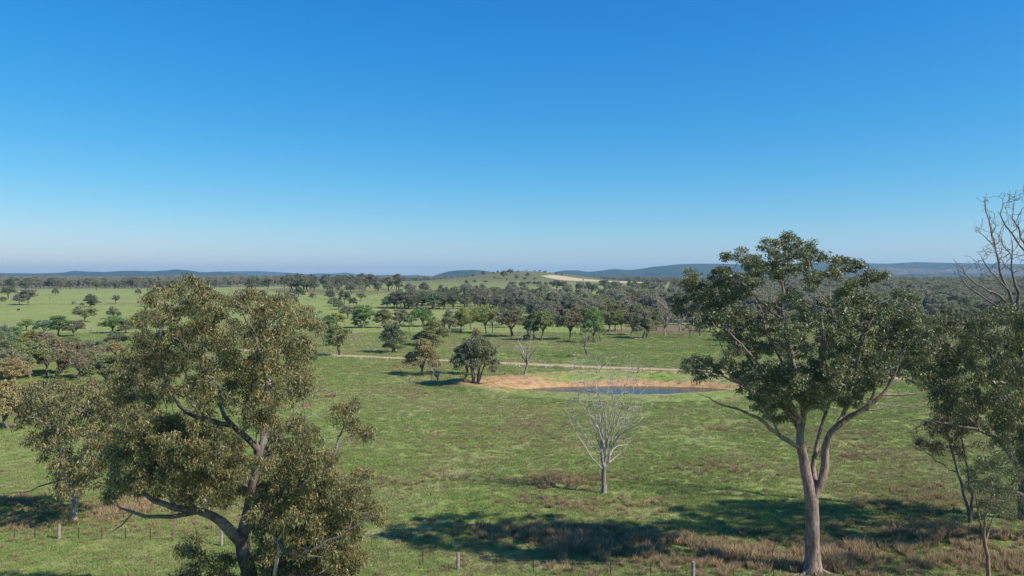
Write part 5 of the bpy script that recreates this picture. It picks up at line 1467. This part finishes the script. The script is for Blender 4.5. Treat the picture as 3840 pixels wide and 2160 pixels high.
stump(1331, 1273, 2.0, .15, .2, 'taller of two pale stumps behind the road edge gum')
stump(1345, 1280, 1.5, .15, .05, 'shorter of two pale stumps behind the road edge gum')
stump(1536, 1435, 1.5, .16, .3, 'dark topped stump at the tip of the shadow near the white log')
stump(2392, 1398, 2.3, .13, .55, 'leaning pale strut post by the roadside fence at the right')

def trough(px, py, L_, ang, label, group):
    x, y, z = gp(px, py)
    root = tag(empty('rusty_trough', (x, y, z + .02), ang), label, 'trough', group)
    W2, H2, t = .55, .42, .04
    for sgn in (-1, 1):
        mb = MB(); mb.box((0, sgn * W2 / 2, H2 / 2), (L_, t, H2), 0, 1.0, (0, sgn * .12)); mb.build('side_panel', M['rust'], root)
        mb = MB(); mb.box((sgn * (L_ / 2 + t / 2 + .003), 0, H2 / 2 + .05), (t, W2 + .1, H2 + .1)); mb.build('end_panel', M['rust_dark'], root)
    mb = MB(); mb.box((0, 0, .05), (L_ - .01, W2 - .1, .04)); mb.build('floor_panel', M['rust_dark'], root)
trough(1240, 1490, 1.75, 0.0, 'upper rusty red trough with black ends lying in grass right of the big left tree', 'rusty troughs')
trough(1149, 1526, 1.5, .35, 'lower rusty red trough beside the faint track right of the big left tree', 'rusty troughs')

def cow(px, py):
    x, y, z = gp(px, py)
    root = tag(empty('cow', (x, y, z), 3.0), 'lone black cow grazing on the far left paddock', 'cow')
    edges = []; V = []; R = []
    def ch(pts, rads, par=None):
        ids = []
        for k, (p, r) in enumerate(zip(pts, rads)):
            V.append(p); R.append(r); i = len(V) - 1
            if k: edges.append((ids[-1], i))
            elif par is not None: edges.append((par, i))
            ids.append(i)
        return ids
    b = ch([(-.75, 0, 1.12), (-.4, 0, 1.08), (0, 0, 1.03), (.4, 0, 1.05), (.7, 0, 1.1)], [(.28, .30), (.34, .36), (.36, .40), (.33, .38), (.26, .30)])
    ch([(.98, 0, .95), (1.2, 0, .62), (1.36, 0, .38), (1.5, 0, .22)], [(.17, .2), (.13, .17), (.13, .14), (.08, .08)], b[-1])
    for sx, sy in ((.58, .2), (.58, -.2)):
        ch([(sx, sy, .72), (sx + .03, sy, .42), (sx, sy, .05)], [(.12, .13), (.07, .07), (.06, .06)], b[3])
    for sy in (.2, -.2):
        ch([(-.6, sy, .8), (-.5, sy, .62), (-.68, sy, .42), (-.62, sy, .05)], [(.16, .17), (.12, .12), (.07, .07), (.06, .06)], b[1])
    ch([(-1.02, 0, 1.1), (-1.08, 0, .7), (-1.08, 0, .45)], [(.05, .05), (.03, .03), (.05, .05)], b[0])
    me = bpy.data.meshes.new('body'); me.from_pydata(V, edges, []); me.materials.append(M['cow'])
    o = link('body', me, root)
    o.modifiers.new('skin', 'SKIN').use_smooth_shade = True
    for k, r in enumerate(R): me.skin_vertices[0].data[k].radius = r
    me.skin_vertices[0].data[2].use_root = True
    o.modifiers.new('sub', 'SUBSURF').levels = 1
    mb = MB()
    for sy in (-1, 1): mb.box((1.2, sy * .22, .68), (.08, .2, .1), 0, .5)
    mb.build('ear', M['cow'], root)
cow(70, 1166)

# ------------------------------------------------------------------ haze
def haze():
    m, n, out = mat('pale_air')
    v = n.nodes.new('ShaderNodeVolumePrincipled')
    v.inputs['Color'].default_value = (0.42, 0.74, 1.0, 1)
    v.inputs['Density'].default_value = HAZE
    v.inputs['Anisotropy'].default_value = 0.2
    n.links.new(v.outputs[0], out.inputs['Volume'])
    mb = MB(); mb.box((0, 0, 118), (33500, 33500, 246))
    o = mb.build('haze', m); o['kind'] = 'stuff'
HAZE = 0.000062
haze()
